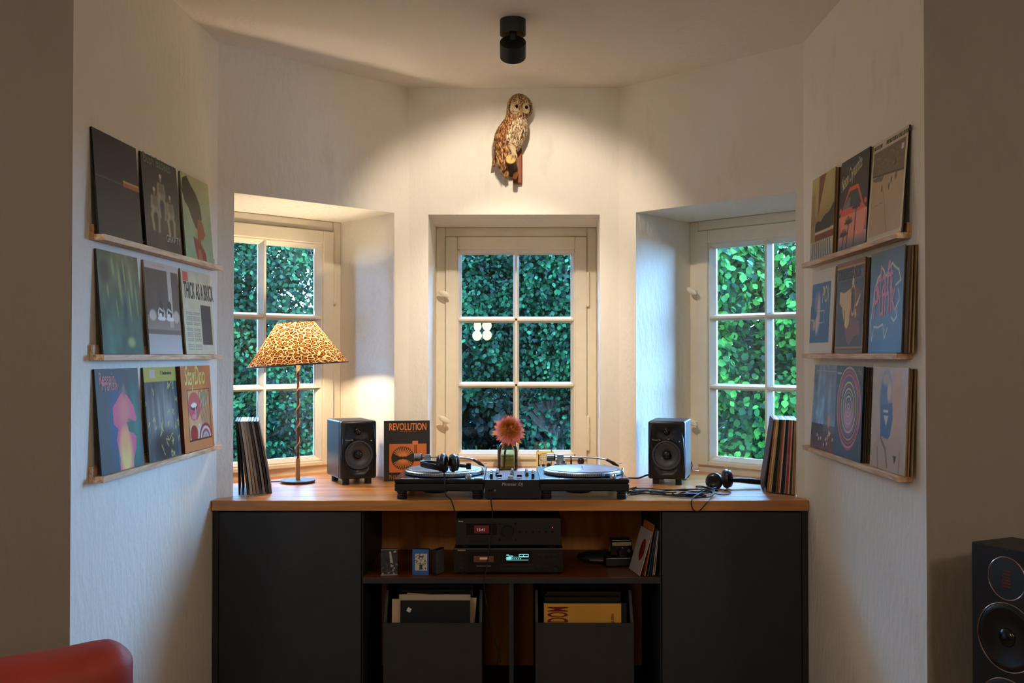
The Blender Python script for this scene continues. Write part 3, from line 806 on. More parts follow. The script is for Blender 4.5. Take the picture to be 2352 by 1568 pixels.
a.line([(.36, .57), (.48, .57)], .012, (220, 220, 216)).poly([(.36, .53), (.5, .53), (.44, .42)], (210, 212, 212), .85).poly([(.66, .16), (.76, .16), (.71, .08)], (60, 50, 44), .9)
cover(1, 2, 1998, 2078, 'beige record cover with a blue hooded face, nearest on the bottom right ledge', a, 1.35, (150, 120, 86), behind=3, btag='blue hooded face cover')

# ------------------------------------------------------------------ garden
M_LAWN = mat('lawn', S(5, 18, 10), 1.0, spec=0.0, var=0.4, vscale=30, bump=0.6, bscale=120)
M_LEAF = attr_mat('leaves', 0.45, 0.0, 0.22, spec=.06)
M_BARK = mat('bark', S(58, 48, 38), 0.9, var=0.3, vscale=20, bump=0.6, bscale=40)
gl = G().box(-40, 40, 5.55, 60, -0.45, -0.3)
struct(gl.build('garden_lawn', M_LAWN, smooth=0))
LEAF_V = np.array([(0, 0, 0), (.32, .28, .05), (.36, .62, .04), (0, 1, -.05), (-.36, .62, .04), (-.32, .28, .05), (0, .5, -.06)])
LEAF_F = np.array([(0, 1, 6), (1, 2, 6), (2, 3, 6), (3, 4, 6), (4, 5, 6), (5, 0, 6)])
def rot_frames(nrm, spin):
    n = nrm / np.linalg.norm(nrm, axis=1, keepdims=True)
    ref = np.tile(np.array([0, 0, 1.0]), (len(n), 1))
    x = np.cross(ref, n); l = np.linalg.norm(x, axis=1, keepdims=True)
    x = np.where(l < 1e-4, np.array([1.0, 0, 0]), x / np.maximum(l, 1e-6)); y = np.cross(n, x)
    c, s_ = np.cos(spin)[:, None], np.sin(spin)[:, None]
    return x * c + y * s_, -x * s_ + y * c, n
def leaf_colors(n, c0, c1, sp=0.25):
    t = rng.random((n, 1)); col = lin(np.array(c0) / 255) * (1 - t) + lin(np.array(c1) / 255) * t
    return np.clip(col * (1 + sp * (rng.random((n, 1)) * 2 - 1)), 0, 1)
def leaf_cloud(name, pos, nrm, size, col, parent):
    n = len(pos)
    x, y, z = rot_frames(nrm, PI + rng.normal(0, .7, n))
    V = pos[:, None, :] + size[:, None, None] * (LEAF_V[None, :, 0:1] * x[:, None, :] + LEAF_V[None, :, 1:2] * y[:, None, :] + LEAF_V[None, :, 2:3] * z[:, None, :])
    Fc = (LEAF_F[None] + (np.arange(n) * 7)[:, None, None]).reshape(-1, 3)
    me = bpy.data.meshes.new(name)
    me.vertices.add(n * 7); me.vertices.foreach_set('co', V.reshape(-1).astype(np.float32))
    me.loops.add(len(Fc) * 3); me.loops.foreach_set('vertex_index', Fc.reshape(-1).astype(np.int32))
    me.polygons.add(len(Fc)); me.polygons.foreach_set('loop_start', (np.arange(len(Fc)) * 3).astype(np.int32))
    me.update(calc_edges=True)
    at = me.color_attributes.new('print', 'FLOAT_COLOR', 'POINT')
    rgba = np.hstack([np.repeat(col, 7, 0), np.ones((n * 7, 1))])
    at.data.foreach_set('color', rgba.astype(np.float32).ravel())
    o = obj(name, me, M_LEAF, parent); o['kind'] = 'stuff'
    return o
def leaf_proto(c):
    me = bpy.data.meshes.new('leaf')
    me.from_pydata(LEAF_V.tolist(), [], LEAF_F.tolist())
    at = me.color_attributes.new('print', 'FLOAT_COLOR', 'POINT')
    at.data.foreach_set('color', (list(lin(np.array(c) / 255)) + [1.0]) * 7)
    me.materials.append(M_LEAF); return me
def single_leaves(pos, nrm, size, protos, parent):
    x, y, z = rot_frames(nrm, PI + rng.normal(0, .6, len(pos)))
    for i in range(len(pos)):
        o = bpy.data.objects.new('leaf', protos[i % len(protos)]); C.objects.link(o); o.parent = parent
        m = Matrix(((x[i][0], y[i][0], z[i][0], pos[i][0]), (x[i][1], y[i][1], z[i][1], pos[i][1]), (x[i][2], y[i][2], z[i][2], pos[i][2]), (0, 0, 0, 1)))
        o.matrix_local = m @ Matrix.Scale(float(size[i]), 4)
def crown(blobs, dens, leaf, jitter=0.5):
    """leaf positions on and inside the shells of a set of ellipsoid blobs (cx, cy, cz, rx, ry, rz)"""
    ps, ns = [], []
    for (cx, cy, cz, rx, ry, rz) in blobs:
        n = int(dens * (rx * rz + ry * rz + rx * ry))
        d = rng.normal(size=(n, 3)); d /= np.linalg.norm(d, axis=1, keepdims=True)
        keep = (d[:, 1] < 0.45); d = d[keep]
        lump = 1 + 0.16 * np.sin(d[:, 0] * 7 + cx * 3) * np.cos(d[:, 2] * 6 + cz * 5)
        r = (1 - rng.random(len(d)) ** 2 * jitter * .5)[:, None] * lump[:, None]
        ps.append(np.array([cx, cy, cz]) + d * r * np.array([rx, ry, rz]))
        ns.append(d * np.array([1 / rx, 1 / ry, 1 / rz]) * min(rx, ry, rz) * .5 + rng.normal(0, .35, (len(d), 3)) + np.array([0, -.15, .35]))
    return np.vstack(ps), np.vstack(ns)
def tree(name, label, cat, trunk, blobs, dens, leaf, c0, c1, singles=None, seed=1, group=None, branch=0.03):
    t = thing(name, label, cat, (trunk[0], trunk[1], -0.3), 0, group)
    off = np.array([trunk[0], trunk[1], -0.3])
    g = G(); r0 = trunk[2]
    top = max(b[2] for b in blobs)
    g.tube([(0, 0, 0), (.03, .02, top * .35), (-.04, .0, top * .7), (.02, .03, top)], [r0, r0 * .8, r0 * .55, r0 * .25], 10)
    g.build('trunk', M_BARK, t)
    for i, b in enumerate(blobs):
        h = b[2] * .6
        p0 = Vector((0, 0, h)); p2 = Vector((b[0] - off[0], b[1] - off[1], b[2] - off[2]))
        p1 = (p0 + p2) / 2 + Vector((0, 0, .12))
        G().tube([p0, p1, p2], [branch, branch * .7, branch * .35], 7).build('branch', M_BARK, t)
    ps, ns = crown(blobs, dens, leaf)
    sz = leaf * (0.7 + .6 * rng.random(len(ps)))
    if singles:
        # the leaves that show largest: nearest to the camera among those in view of the window
        (u0, u1) = singles
        u = ps[:, 0] / ps[:, 1]; vv = (ps[:, 2] - EYE) / ps[:, 1]
        dist = ps[:, 1] + 100 * ((u < u0) | (u > u1) | (vv < -.11) | (vv > .13))
        k = np.argsort(dist)[:300]
        protos = [leaf_proto(c) for c in (c0, c1, tuple((np.array(c0) + np.array(c1)) / 2))]
        single_leaves(ps[k] - off, ns[k], sz[k], protos, t)
        m = np.ones(len(ps), bool); m[k] = False
        ps, ns, sz = ps[m], ns[m], sz[m]
    col = leaf_colors(len(ps), c0, c1)
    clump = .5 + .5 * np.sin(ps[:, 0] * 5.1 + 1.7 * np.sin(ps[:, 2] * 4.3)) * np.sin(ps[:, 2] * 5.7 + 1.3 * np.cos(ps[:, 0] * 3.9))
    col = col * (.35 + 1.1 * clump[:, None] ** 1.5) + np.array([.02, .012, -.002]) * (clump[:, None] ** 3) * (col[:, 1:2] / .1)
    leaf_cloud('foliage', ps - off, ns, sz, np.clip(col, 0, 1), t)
    return t
def blobs(x0, x1, y0, y1, z0, z1, n, r0, r1, seed):
    r = random.Random(seed); out = []
    for _ in range(n):
        R = r.uniform(r0, r1)
        out.append((r.uniform(x0, x1), r.uniform(y0, y1), r.uniform(z0, z1), R, R * .8, R * .9))
    return out
tree('hedge_shrub', 'bright green leafy shrub pressing close outside the right window', 'shrub', (2.2, 9.2, .05),
     blobs(1.6, 2.95, 8.7, 9.3, -.1, 2.55, 40, .36, .5, 5), 1700, .070, (2, 26, 12), (42, 94, 34), (.195, .30))
tree('hedge_shrub', 'tall dark green shrub filling the view of the centre window', 'shrub', (0.45, 10.2, .07),
     blobs(-1.25, 1.5, 9.6, 10.6, 1.5, 2.9, 42, .44, .62, 8) + blobs(.35, 1.5, 9.4, 10.0, .6, 1.6, 8, .35, .5, 9), 2300, .044, (1, 15, 11), (20, 66, 38), (-.06, .07))
tree('hedge_shrub', 'bushy green tree with gaps of sky outside the left window', 'tree', (-2.6, 9.4, .09),
     blobs(-3.7, -1.75, 8.9, 10.0, 0.2, 2.9, 46, .42, .58, 12), 2100, .044, (1, 15, 11), (22, 66, 36), (-.29, -.18))
tree('sky_screen_evergreen', 'tall dark evergreen added unseen at the far left to screen the sky', 'tree', (-6.4, 8.2, .16),  # out-of-view tree added to block sky light through the left window
     blobs(-8.6, -4.6, 6.6, 8.6, .4, 5.4, 34, .9, 1.3, 33), 260, .14, (1, 10, 7), (10, 34, 18))
far = blobs(-12, 12, 15.5, 17.0, .2, 3.6, 104, .8, 1.2, 21)
for i in range(6):
    x0, x1 = -12 + 4 * i, -8 + 4 * i
    bl = [b for b in far if x0 <= b[0] < x1]
    if bl:
        tree('woodland_tree', ['dark woodland tree at the far left edge of the garden', 'dark woodland tree behind the left window tree', 'dark woodland tree behind the left half of the centre window',
             'dark woodland tree behind the right half of the centre window', 'dark woodland tree behind the right window shrub', 'dark woodland tree at the far right edge of the garden'][i], 'tree',
             ((x0 + x1) / 2, 17.5, .2), bl, 700, .13, (1, 8, 5), (6, 24, 13), None, i, 'trees at the end of the garden', .06)

# ------------------------------------------------------------------ ceiling spotlight
sp = P(1178, 62, 3.82)
t = thing('ceiling_spotlight', 'black double-cylinder spotlight mounted on the ceiling', 'lamp', (sp.x, 3.82, ZCEIL))
t_up = 0.058
G().lathe([(0.05, 0), (0.05, -t_up), (0.0475, -t_up), (0.047, -0.012), (0, -0.012)], 40).build('mount', M_BLKM, t)
M_CUP = mat('brass_cup_lining', S(206, 188, 150), 0.3, 0.6)
G().lathe([(0.0465, -t_up + .001), (0.045, -0.02), (0.0, -0.014)], 40, caps=False).build('cup_lining', M_CUP, t)
G().cyl((0, 0, -0.02), (0, 0, -t_up - .022), 0.014, 0.014, 16).build('pivot', M_BLKM, t)
hc = Vector((0, 0.004, -0.112))
TILT = math.radians(42)
ax = Vector((0, math.cos(TILT), -math.sin(TILT)))
Mh = Matrix.Translation(hc) @ ax.to_track_quat('Z', 'Y').to_matrix().to_4x4()
G().lathe([(0.0, -0.032), (0.05, -0.032), (0.05, 0.034), (0.046, 0.034), (0.043, 0.018), (0.0, 0.018)], 40, Mh).build('head', M_BLKM, t, bevel=0.001)
G().lathe([(0.0, 0.0195), (0.040, 0.0195)], 32, Mh).build('lens', emis('spot_lens', (1, .8, .55, 1), 6.0), t)
sl = bpy.data.lights.new('ceiling_spot_beam', 'SPOT'); sl.energy = SPOT_W; sl.color = WARM
sl.spot_size = math.radians(95); sl.spot_blend = 0.5; sl.shadow_soft_size = 0.022
so = bpy.data.objects.new('ceiling_spot_beam', sl); C.objects.link(so)
so.parent = t
so.location = hc + ax * 0.037; so.rotation_euler = ax.to_track_quat('-Z', 'Y').to_euler()
sc_ = bpy.data.lights.new('ceiling_spot_core', 'SPOT'); sc_.energy = SPOT_W * 2.3; sc_.color = WARM
sc_.spot_size = math.radians(62); sc_.spot_blend = 1.0; sc_.shadow_soft_size = 0.022
so2 = bpy.data.objects.new('ceiling_spot_core', sc_); C.objects.link(so2); so2.parent = t
ax2 = Vector((0, math.cos(math.radians(51)), -math.sin(math.radians(51))))
so2.location = so.location; so2.rotation_euler = ax2.to_track_quat('-Z', 'Y').to_euler()

# fill globes added behind the camera, then the pendant mirrored in the centre window
M_SHADE = emis('fill_globe_opal', (1, .84, .64, 1), 4.0)
for sx in (-1, 1):
    t = thing('fill_globe', f'unseen fill globe added under the room ceiling on the {"left" if sx < 0 else "right"}, behind the viewer', 'lamp', (sx * 1.9, 0.1, ZCEIL))
    G().lathe([(0.0, 0), (.05, 0), (.05, -.02), (0, -.025)], 24).build('ceiling_rose', M_BLKM, t)
    G().cyl((0, 0, -.02), (0, 0, -.3), .003).build('cord', M_BLKM, t)
    G().sphere((0, 0, -.40), .10, 28, 16).build('globe', M_SHADE, t)
    pl = bpy.data.lights.new('globe_fill_light', 'POINT'); pl.energy = FILL_W; pl.color = (1, .88, .74); pl.shadow_soft_size = 0.125
    po = bpy.data.objects.new('globe_fill_light', pl); C.objects.link(po); po.parent = t; po.location = (0, 0, -.40)
t = thing('petal_pendant', 'pendant with four cream petal shades hanging behind the viewer', 'lamp', (-.345, -.9, ZCEIL))
G().cyl((0, 0, 0), (0, 0, -.93), .003).build('cord', M_BLKM, t)
M_PET = emis('petal_shade', (1, .88, .6, 1), 22.0)
for dx, dz, w_ in ((-.055, .055, .045), (.055, .06, .055), (-.06, -.055, .055), (.055, -.05, .055)):
    G().sphere((dx, 0, -1.01 + dz), (w_, w_, .06), 20, 12).build('petal_shade', M_PET, t)

# ------------------------------------------------------------------ table lamp with leopard shade
def leopard():
    m = bpy.data.materials.new('leopard_fabric'); m.use_nodes = True
    nt = m.node_tree; nt.nodes.clear(); N = nt.nodes.new; L = nt.links.new
    out = N('ShaderNodeOutputMaterial'); tc = N('ShaderNodeTexCoord')
    mp = N('ShaderNodeMapping'); mp.inputs['Scale'].default_value = (1, 1, 1.5); L(tc.outputs['Object'], mp.inputs[0])
    nz = N('ShaderNodeTexNoise'); nz.inputs['Scale'].default_value = 60; L(mp.outputs[0], nz.inputs[0])
    mx = N('ShaderNodeMix'); mx.data_type = 'VECTOR'; mx.inputs['Factor'].default_value = 0.012
    L(mp.outputs[0], mx.inputs['A']); L(nz.outputs['Color'], mx.inputs['B'])
    vo = N('ShaderNodeTexVoronoi'); vo.feature = 'DISTANCE_TO_EDGE'; vo.inputs['Scale'].default_value = 44; vo.inputs['Randomness'].default_value = .9; L(mx.outputs['Result'], vo.inputs['Vector'])
    v2 = N('ShaderNodeTexVoronoi'); v2.inputs['Scale'].default_value = 95; L(mx.outputs['Result'], v2.inputs['Vector'])
    ma = N('ShaderNodeMath'); ma.operation = 'MULTIPLY_ADD'; ma.inputs[1].default_value = .10; L(v2.outputs['Distance'], ma.inputs[0]); L(vo.outputs['Distance'], ma.inputs[2])
    rp = N('ShaderNodeValToRGB'); e = rp.color_ramp.elements
    e[0].position = 0.0; e[0].color = S(230, 192, 140); e[1].position = .11; e[1].color = S(222, 180, 126)
    for p_, c_ in ((.15, S(86, 42, 18)), (.27, S(70, 34, 14)), (.36, S(160, 96, 46)), (1.0, S(176, 112, 58))):
        q = e.new(p_); q.color = c_
    L(ma.outputs[0], rp.inputs[0])
    df = N('ShaderNodeBsdfDiffuse'); tr = N('ShaderNodeBsdfTranslucent'); L(rp.outputs[0], df.inputs[0]); L(rp.outputs[0], tr.inputs[0])
    mm = N('ShaderNodeMixShader'); mm.inputs[0].default_value = .29; L(df.outputs[0], mm.inputs[1]); L(tr.outputs[0], mm.inputs[2]); L(mm.outputs[0], out.inputs[0])
    return m
lb = PZ(684, 1108, ZTOP)
t = thing('table_lamp', 'table lamp with a leopard print cone shade standing before the left window', 'lamp', (lb.x, lb.y, ZTOP))
k = lb.y / F
M_LBASE = mat('lamp_base_iron', S(64, 56, 60), 0.55, 0.2)
M_LPOLE = mat('lamp_pole_leather', S(110, 54, 26), 0.5, var=.2, vscale=30)
M_CORD = mat('lamp_cord_tan', S(206, 160, 110), 0.7)
G().lathe([(0, 0.006), (.078, 0.006), (.08, .009), (.078, .0125), (0, .014)], 48).build('base', M_LBASE, t)
g = G()
for q in range(3):
    a_ = q * 2 * PI / 3 + .5
    g.sphere((.066 * math.cos(a_), .066 * math.sin(a_), .0047), .0045, 10, 6)
g.build('foot', M_RUB, t)
H0 = (1108 - 838) * k
G().cyl((0, 0, .012), (0, 0, H0 + .08), .0055, .0055, 14).build('pole', M_LPOLE, t)
g = G()
g.tube([(.0085 * math.cos(w), .0085 * math.sin(w), .012 + .098 * w / (2 * PI * 26)) for w in np.linspace(0, 2 * PI * 26, 420)], .0022, 5)
g.build('cord_wrap', M_CORD, t)
g = G()
g.tube([(.0085 * math.cos(w), .0085 * math.sin(w), .11 + (H0 - .12) * w / (2 * PI * 5)) for w in np.linspace(0, 2 * PI * 5, 120)], .0024, 6)
g.build('spiral_cord', M_CORD, t)
G().cyl((0, 0, H0 - .03), (0, 0, H0 + .03), .009, .009, 14).build('collar', M_CORD, t)
tl = math.radians(-3.6)
sh_ = bpy.data.objects.new('lamp_shade', G().lathe([(.2285, 0), (.0855, .196)], 72).mesh('lamp_shade', 60)); C.objects.link(sh_)
sh_.data.materials.append(leopard())
sh_.parent = t; sh_.location = (0, 0, H0 + .0); sh_.rotation_euler = (0, tl, 0)
me = sh_.data
import bmesh
bm_ = bmesh.new(); bm_.from_mesh(me)
bmesh.ops.delete(bm_, geom=[f for f in bm_.faces if len(f.verts) > 4], context='FACES_ONLY'); bm_.to_mesh(me); bm_.free()
G().torus(.2285, .0028, 72, 8).build('shade_trim', mat('navy_trim', S(24, 24, 34), .5), sh_)
G().torus(.0855, .0022, 48, 8, Matrix.Translation((0, 0, .196))).build('shade_trim', mat('brown_trim', S(70, 40, 22), .5), sh_)
g = G()
for q in range(3):
    a_ = q * 2 * PI / 3
    g.cyl((0, 0, .15), (.0855 * math.cos(a_), .0855 * math.sin(a_), .194), .0012, .0012, 6)
g.build('shade_spider', M_CHROME, sh_)
G().sphere((0, 0, H0 + .105), .026, 20, 12).build('bulb', emis('bulb_glow', (1, .78, .5, 1), 14.0), t)
ll = bpy.data.lights.new('lamp_bulb_light', 'POINT'); ll.energy = LAMP_W; ll.color = (1, .78, .52); ll.shadow_soft_size = 0.028
lo = bpy.data.objects.new('lamp_bulb_light', ll); C.objects.link(lo); lo.parent = t; lo.location = (0, 0, H0 + .105)
# its cord runs to the left behind the leaning sleeves
G().tube([(-.078, .0, .006), (-.12, .01, .003), (-.16, .02, .003), (-.2, .06, .004), (-.17, .09, .012), (-.2, .1, .02)], .0025, 6).build('power_cord', M_RUB, t)

# ------------------------------------------------------------------ owl on the wall
OK_ = 0.00205
def ow(x, y, dep=0.0): return Vector(((x - 1176) * OK_, -dep - (.028 if dep > .02 else 0), (430 - y) * OK_))
ob = P(1176, 430, 4.80)
t = thing('mounted_owl', 'brown stuffed owl perched on a sawn branch, mounted above the centre window', 'owl', (ob.x, 4.799, ob.z))
def feather_mat(name, c0, c1, c2, sc, st=(1, 1, .35)):
    m, nt, b = nodes_of(name); b.inputs['Roughness'].default_value = .8
    tc = nt.nodes.new('ShaderNodeTexCoord'); mp = nt.nodes.new('ShaderNodeMapping'); mp.inputs['Scale'].default_value = st
    nt.links.new(tc.outputs['Object'], mp.inputs[0])
    nz = nt.nodes.new('ShaderNodeTexNoise'); nz.inputs['Scale'].default_value = sc; nz.inputs['Detail'].default_value = 3; nz.inputs['Distortion'].default_value = .6
    nt.links.new(mp.outputs[0], nz.inputs[0])
    rp = nt.nodes.new('ShaderNodeValToRGB'); e = rp.color_ramp.elements
    e[0].position = .38; e[0].color = c0; e[1].position = .62; e[1].color = c2
    q = e.new(.5); q.color = c1
    nt.links.new(nz.outputs['Fac'], rp.inputs[0]); nt.links.new(rp.outputs[0], b.inputs['Base Color'])
    bp = nt.nodes.new('ShaderNodeBump'); bp.inputs['Strength'].default_value = .6; bp.inputs['Distance'].default_value = .004
    nt.links.new(nz.outputs['Fac'], bp.inputs['Height']); nt.links.new(bp.outputs[0], b.inputs['Normal'])
    return m
M_OWL = feather_mat('owl_body_plumage', S(46, 24, 10), S(128, 84, 42), S(206, 180, 136), 90)
secs = [(1192, 224.5, 2, .094), (1192, 228, 12, .094), (1193, 235, 20.5, .094), (1194, 245, 27, .094), (1194, 256, 29, .093), (1193, 266, 28.5, .09), (1190, 275, 26.5, .085), (1186, 284, 26, .08), (1181, 294, 30.5, .076),
        (1177, 306, 35, .074), (1173, 320, 36, .072), (1169, 334, 34, .07), (1165, 348, 29, .066), (1160, 362, 22, .06), (1156, 376, 16, .054), (1155, 390, 11.5, .05), (1157, 402, 7.5, .046), (1160, 412, 3, .044)]
g = G(); NS = 28
for (x, y, r, dp) in secs:
    c = ow(x, y, dp)
    for k in range(NS):
        a_ = 2 * PI * k / NS
        g.v.append(c + Vector((r * OK_ * math.cos(a_), min(r * OK_ * .95, dp) * math.sin(a_), 0)))
for i in range(len(secs) - 1):
    for k in range(NS):
        l = (k + 1) % NS
        g.f.append((i * NS + k, (i + 1) * NS + k, (i + 1) * NS + l, i * NS + l))
g.f.append(tuple(range(NS))); g.f.append(tuple(range((len(secs) - 1) * NS, len(secs) * NS))[::-1])
body = g.build('owl_body', M_OWL, t, smooth=80)
# overlapping feathers over the loft
def surf(i, fr, a_):
    x, y, r, dp = [secs[i][q] * (1 - fr) + secs[i + 1][q] * fr for q in range(4)]
    c = ow(x, y, dp); n = Vector((math.cos(a_), math.sin(a_), 0))
    return c + Vector((r * OK_ * n.x, min(r * OK_ * .95, dp) * n.y, 0)), n
def feathers(name, rows, m, ln, wd, lift=.003, parent=None, sel=None):
    g = G(); r_ = random.Random(4)
    for (i, fr, a0, a1, cnt) in rows:
        for k in range(cnt):
            a_ = a0 + (a1 - a0) * (k + r_.uniform(.1, .9)) / cnt
            p, n = surf(i, fr, a_)
            q, _ = surf(min(i + 1, len(secs) - 2), fr, a_ + r_.uniform(-.06, .06))
            d = (q - p).normalized(); s_ = n.cross(d).normalized()
            l = ln * r_.uniform(.8, 1.2); w = wd * r_.uniform(.85, 1.15)
            p = p + n * .0005; tip = p + d * l + n * lift
            g.add([p - s_ * w * .4, p + s_ * w * .4, p + s_ * w * .55 + d * l * .55 + n * lift * .9, tip, p - s_ * w * .55 + d * l * .55 + n * lift * .9, p + d * l * .5 + n * (lift * 1.5)],
                  [(0, 1, 5), (1, 2, 5), (2, 3, 5), (3, 4, 5), (4, 0, 5)])
    o = g.build(name, m, parent or t, smooth=0); o['kind'] = 'stuff'; return o
FR = PI + .15, 2 * PI - .15
M_F1 = feather_mat('owl_breast_feathers', S(92, 62, 38), S(176, 148, 108), S(226, 208, 172), 150, (1, 1, .4))
M_F2 = feather_mat('owl_wing_feathers', S(70, 36, 14), S(134, 80, 34), S(206, 160, 100), 120, (1, 1, .4))
M_F3 = feather_mat('owl_head_feathers', S(64, 36, 16), S(146, 100, 54), S(216, 188, 140), 170, (1, 1, .6))
feathers('breast_plumage', [(i, fr, PI * 1.42, 2 * PI + .2, 13) for i in range(7, 13) for fr in (0, .5)], M_F1, .026, .012, .003)
feathers('back_plumage', [(i, fr, PI * .9, PI * 1.46, 10) for i in range(6, 12) for fr in (0, .5)], M_F2, .030, .013, .003)
feathers('head_plumage', [(i, fr, PI * .95, 2 * PI + .1, 22) for i in range(1, 6) for fr in (0, .5)], M_F3, .014, .007, .0018)
# wing with long primaries on the left side
g = G()
for k in range(9):
    a0_ = ow(1141 + k * 3.0, 318 + k * 2.5, .105 + .004 * k); a1_ = ow(1142 + k * 3.2, 372 + (8 - abs(k - 4)) * 5, .082 + .002 * k)
    d = a1_ - a0_; s_ = Vector((1, -.25, 0)).normalized(); w = .0075
    g.add([a0_ - s_ * w, a0_ + s_ * w, a0_ + d * .7 + s_ * w * .9, a1_, a0_ + d * .7 - s_ * w * .9, a0_ + d * .45 + Vector((0, -.004, 0))],
          [(0, 1, 5), (1, 2, 5), (2, 3, 5), (3, 4, 5), (4, 0, 5)])
wg = g.build('wing', M_F2, t, smooth=0)
g = G()
for k in range(5):
    a0_ = ow(1150 + k * 3, 372, .06 + .003 * k); a1_ = ow(1153 + k * 3.4, 416 - abs(k - 3) * 3, .048)
    d = a1_ - a0_; s_ = Vector((1, -.3, 0)).normalized(); w = .0065
    g.add([a0_ - s_ * w, a0_ + s_ * w, a1_ + s_ * w * .8, a1_ - s_ * w * .8, a0_ + d * .5 + Vector((0, -.004, 0))], [(0, 1, 4), (1, 2, 4), (2, 3, 4), (3, 0, 4)])
a0_ = ow(1137, 355, .05); a1_ = ow(1132, 388, .03)
g.add([a0_ + Vector((-.006, 0, 0)), a0_ + Vector((.008, 0, 0)), a1_ + Vector((.009, 0, 0)), a1_ + Vector((-.006, 0, 0)), (a0_ + a1_) / 2 + Vector((0, -.006, 0))], [(0, 1, 4), (1, 2, 4), (2, 3, 4), (3, 0, 4)])
g.build('tail', M_F2, t, smooth=0)
# face
M_DISC = feather_mat('owl_face_disc', S(120, 92, 60), S(176, 148, 106), S(206, 184, 146), 220, (1, 1, 1))
face = G()
face.sphere(ow(1184, 262, .137), (.026, .012, .033), 24, 12, Matrix.Rotation(.25, 3, 'Y'))
face.sphere(ow(1207, 263, .138), (.019, .012, .029), 24, 12, Matrix.Rotation(-.25, 3, 'Y'))
fo = face.build('facial_disc', M_DISC, t)
M_EYE = mat('owl_eye', S(8, 7, 7), .08)
for x, y, dp in ((1187, 260, .146), (1209, 262.5, .147)):
    G().sphere(ow(x, y, dp), (.0085, .007, .0095), 16, 10).build('eye', M_EYE, t)
g = G(); g.tube([ow(1197, 264, .147), ow(1197, 270, .156), ow(1197, 277, .155), ow(1197, 281, .15)], [.005, .006, .0045, .001], 8)
g.build('beak', mat('owl_beak', S(150, 120, 74), .4), t)
g = G()
for k in range(26):
    a_ = PI * 2 * k / 26
    c = ow(1194, 262, .128); rx, rz = .053, .052
    if -.2 < math.sin(a_) or True:
        p = c + Vector((rx * math.cos(a_), 0, rz * math.sin(a_) * .78)); q = c + Vector(((rx - .016) * math.cos(a_), -.012, (rz - .016) * math.sin(a_) * .78))
        s_ = Vector((-math.sin(a_), 0, math.cos(a_))) * .005
        g.add([p - s_, p + s_, q], [(0, 1, 2)])
g.build('facial_ruff', mat('owl_ruff', S(52, 28, 12), .8, var=.4, vscale=60), t, smooth=0)
# perch: backing plank, branch towards the viewer, leg
M_PERCH = wood('perch_wood', S(96, 44, 14), S(150, 76, 28), 'Z', 14, .6, 0)
M_CUTW = mat('sawn_wood_end', S(214, 170, 96), .7, var=.25, vscale=90)
g = G()
g.prism([(ow(1178, 0).x, -.035), (ow(1200, 0).x, -.035), (ow(1200, 0).x, -.002), (ow(1178, 0).x, -.002)], ow(0, 424).z, ow(0, 340).z)
g.build('backing_plank', M_PERCH, t, bevel=.006)
g = G(); g.tube([ow(1176, 396, .0), ow(1174, 385, .06), ow(1173, 378, .125)], [.021, .023, .025], 16)
br = g.build('perch_branch', M_BARK, t)
e_ = ow(1173, 378, .125); bd_ = (e_ - ow(1174, 385, .06)).normalized()
G().lathe([(0, .0024), (.022, .0018), (.0252, -.003)], 24, Matrix.Translation(e_ + bd_ * .001) @ bd_.to_track_quat('Z', 'Y').to_matrix().to_4x4()).build('sawn_end', M_CUTW, br)
g = G(); g.tube([ow(1186, 398, .0), ow(1184, 408, .05), ow(1183, 416, .09)], [.012, .012, .011], 12)
g.build('lower_stub', M_PERCH, t)
g = G(); g.tube([ow(1172, 346, .1), ow(1178, 354, .128), ow(1180, 366, .13)], [.017, .014, .011], 12)
for dx in (-5, 0, 5): g.tube([ow(1180 + dx * .5, 364, .132), ow(1181 + dx, 371, .14), ow(1181 + dx * 1.3, 379, .132)], [.005, .0048, .002], 7)
g.build('leg', mat('owl_leg_down', S(196, 172, 130), .85, var=.15, vscale=60), t)

